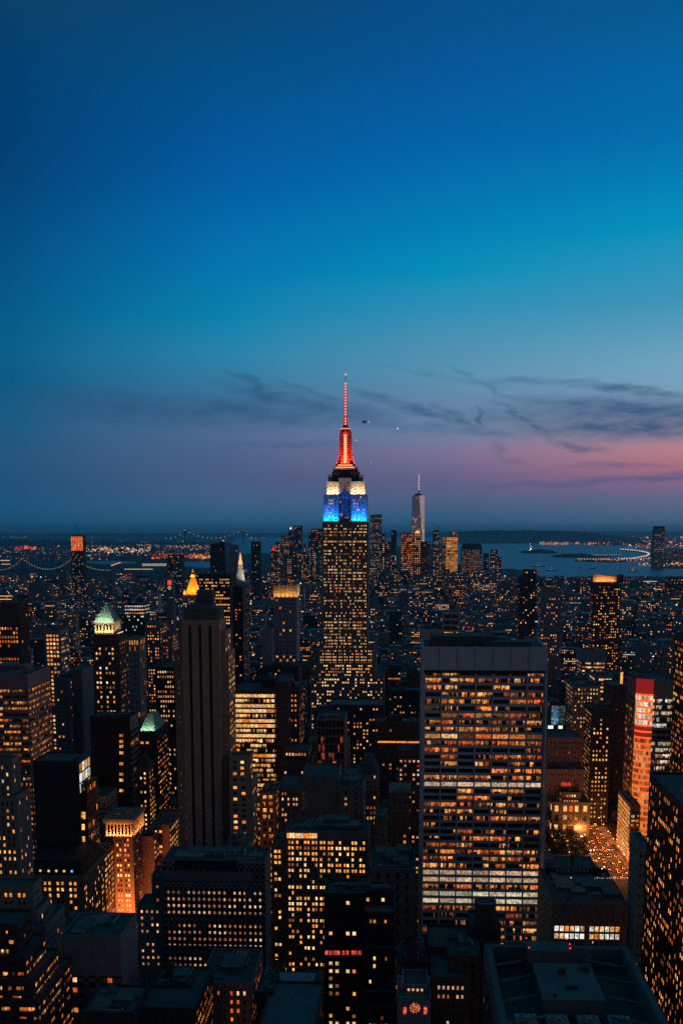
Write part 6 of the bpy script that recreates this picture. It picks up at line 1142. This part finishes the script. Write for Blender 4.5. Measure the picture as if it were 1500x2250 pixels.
def lite(b, x0, y0, x1, y1, h, r, near, r_lit, pal, rich):
    b.box(x0, y0, 0, x1, y1, h, mi=0 if near else r.choice((0, 0, 4, 5, 7))); p = .35
    b.box(x0 + p, y0 + p, h, x1 - p, y1 - p, h + .05, mi=1 if near else r.choice((1, 1, 6, 4)))
    if near:
        for (a0, c0, a1, c1) in ((x0, y0, x1, y0 + p), (x0, y1 - p, x1, y1), (x0, y0 + p, x0 + p, y1 - p), (x1 - p, y0 + p, x1, y1 - p)): b.box(a0, c0, h - .002, a1, c1, h + 1.0, mi=0)
    w, d_ = x1 - x0, y1 - y0
    for _ in range(r.choice((1, 1, 2, 3)) if near else 1):
        a, c = r.uniform(.15, .4) * w, r.uniform(.2, .4) * d_; X, Yy = r.uniform(x0 + 1, x1 - a - 1), r.uniform(y0 + 1, y1 - c - 1); b.box(X, Yy, h + .04, X + a, Yy + c, h + r.uniform(2, 5.5), mi=r.choice((0, 1)))
    if near and r.random() < .3:
        X, Yy = r.uniform(x0 + 3, x1 - 3), r.uniform(y0 + 3, y1 - 3); b.box(X - 1, Yy - 1, h, X + 1, Yy + 1, h + 3, mi=1); b.loft(X, Yy, [(h + 3, 1.9), (h + 6.4, 1.8), (h + 6.4, 2), (h + 7.8, .1)], 10, mi=1)
    k = 1 if y0 < 1500 else 1.1 if y0 < 2500 else 1.6; fh, cw = 3.5 * k, 3.1 * k; ww, wh = (.46 * cw, .46 * fh) if y0 < 1500 else (.5 * cw, .45 * fh); nr = int((h - 2) / fh)
    rvar = r.choice((.3, .8, 1.5))
    right = (x0 + x1) / 2 < 0; xs = x1 + .06 if right else x0 - .06; nc, ns = int((w - 1) / cw), int((d_ - 1) / cw)
    for j in range(nr):
        z = h - 2.2 - (j + 1) * fh + (fh - wh) / 2
        if r.random() < .035:
            a = r.uniform(0, .3) * w; c = pick(r.choice(('white', 'bright', 'amber')), r, .9); b.add([(x0 + .8 + a, y0 - .07, z), (x1 - .8 - a * r.random(), y0 - .07, z), (x1 - .8 - a * r.random(), y0 - .07, z + wh), (x0 + .8 + a, y0 - .07, z + wh)], [(0, 1, 2, 3)], c, 2); continue
        rv = max(0, r.gauss(1, rvar))
        for i in range(nc):
            if r.random() < r_lit * rv: c = pick(pal, r, 1.25 if y0 < 1500 else 1.5); mi = 2
            elif near: c, mi = (0, 0, 0), 3
            else: continue
            X = x0 + .5 + (w - 1) * (i + .5) / max(1, nc); b.add([(X - ww / 2, y0 - .06, z), (X + ww / 2, y0 - .06, z), (X + ww / 2, y0 - .06, z + wh), (X - ww / 2, y0 - .06, z + wh)], [(0, 1, 2, 3)], c, mi)
        for i in range(ns):
            if r.random() < r_lit * rv * .8: c = pick(pal, r, 1.0); mi = 2
            elif near: c, mi = (0, 0, 0), 3
            else: continue
            Yy = y0 + .5 + (d_ - 1) * (i + .5) / max(1, ns); b.add([(xs, Yy - ww / 2, z), (xs, Yy + ww / 2, z), (xs, Yy + ww / 2, z + wh), (xs, Yy - ww / 2, z + wh)], [(0, 1, 2, 3)], c, mi)
keep.sort(key=lambda q: (q[8], -(q[7] * (60 + 2250 - q[6]) / (1 + 0.0004 * q[1]) if False else -q[1])))
WN = ['brown', 'brick', 'grey', 'dark', 'lime', 'red', 'dark', 'brick']; WL = dict(brown='brown', brick='brick', grey='grey', dark='blackish', lime='limestone', red='reddish')
used = {}; indiv = 0; FAR = MB(); RL = MB(); MAXI = 215
def place_label(u, v, y):
    best = min(HERO, key=lambda q: ((q[1] - u) ** 2 + (q[2] + 40 - v) ** 2 * .5)); du = u - best[1]; dv = y - best[3]
    side = 'left of' if du < -12 else 'right of' if du > 12 else 'in line with'; dp = 'before ' if dv < -60 else 'beyond ' if dv > 60 else 'beside '
    side = 'left of ' if du < -12 else 'right of ' if du > 12 else ''
    return f"{dp.strip()} and {side}{best[0]}" if side else f"{dp}{best[0]}"
for (x0, y0, x1, y1, h, u, v, wpx, hid) in keep:
    wn_ = rc.choice(WN); rl = rc.choice((.03, .07, .12, .2, .34)); pal = rc.choice(('amber', 'warm', 'rose', 'pale', 'amber', 'cool', 'rose'))
    if indiv < MAXI and not hid:
        b = MB(); lite(b, x0, y0, x1, y1, h, rc, True, rl, pal, 1); o = b.build('city_building', [M[wn_], M[rc.choice(('roof', 'roof', 'roofl'))], M['lit'], M['glass']])
        s = 'low' if h < 25 else 'mid-height' if h < 50 else 'tall'; lt = 'unlit' if rl < .05 else 'faintly lit' if rl < .09 else 'dotted-lit' if rl < .13 else 'half-lit' if rl < .2 else 'well-lit'
        w_ = 'narrow ' if x1 - x0 < 20 else 'broad ' if x1 - x0 > 33 else ''
        base = f"{w_}{s} {lt} {WL[wn_]} block {place_label(u, v, y0)}"
        k = used[base] = used.get(base, 0) + 1
        if k > 1: base = ['', '', 'second ', 'third ', 'fourth ', 'fifth ', 'sixth ', 'seventh ', 'eighth '][min(k, 8)] + base
        tag(o, base, 'building', 'ordinary city buildings'); indiv += 1
    else: lite(FAR, x0, y0, x1, y1, h, rc, False, rl, pal, 0)
    for _ in range(rc.choice((0, 1, 2, 3)) if y0 > 1000 else 0):
        s = y0 * .00027 * rc.choice((.7, 1, 1, 1.5)); X = rc.uniform(x0, x1); z = rc.uniform(.45, 1.02) * h; RL.box(X - s, y0 - .3 - s, z - s, X + s, y0 - .3, z + s, pick(rc.choice(('rose', 'white', 'amber', 'red', 'white')), rc, rc.choice((.8, 1.2, 1.8))))
# low roofs of the far boroughs beyond the rivers
for _ in range(900):
    u, v = rc.uniform(-20, 470), rc.uniform(1197, 1234); x, y = gnd(u, v); w = rc.uniform(20, 90); h = rc.uniform(8, 26) * (2 if rc.random() < .08 else 1); FAR.box(x, y, 0, x + w, y + rc.uniform(30, 80), h, mi=0)
for _ in range(260):
    u, v = rc.uniform(1428, 1530), rc.uniform(1210, 1244); x, y = gnd(u, v); w = rc.uniform(20, 80); h = rc.uniform(10, 40) * (3 if rc.random() < .12 else 1); lite(FAR, x, y, x + w, y + 50, h, rc, False, .15, 'rose', 0)
k_ = RL.build('city_lights', M['lamp']); k_['kind'] = 'stuff'
k_ = FAR.build('distant_buildings', [M['far'], M['roof'], M['lit'], M['glass'], M['bluegl'], M['brown'], M['steel'], M['dark']]); k_['kind'] = 'stuff'; k_['label'] = 'mass of distant low city buildings with tiny lights'

for o in bpy.data.objects:
    if o.get('label') and not 4 <= len(o['label'].split()) <= 16: print('LABEL', len(o['label'].split()), o['label'])
print('individual', indiv, 'far faces', len(FAR.f), 'objects', len(bpy.data.objects))
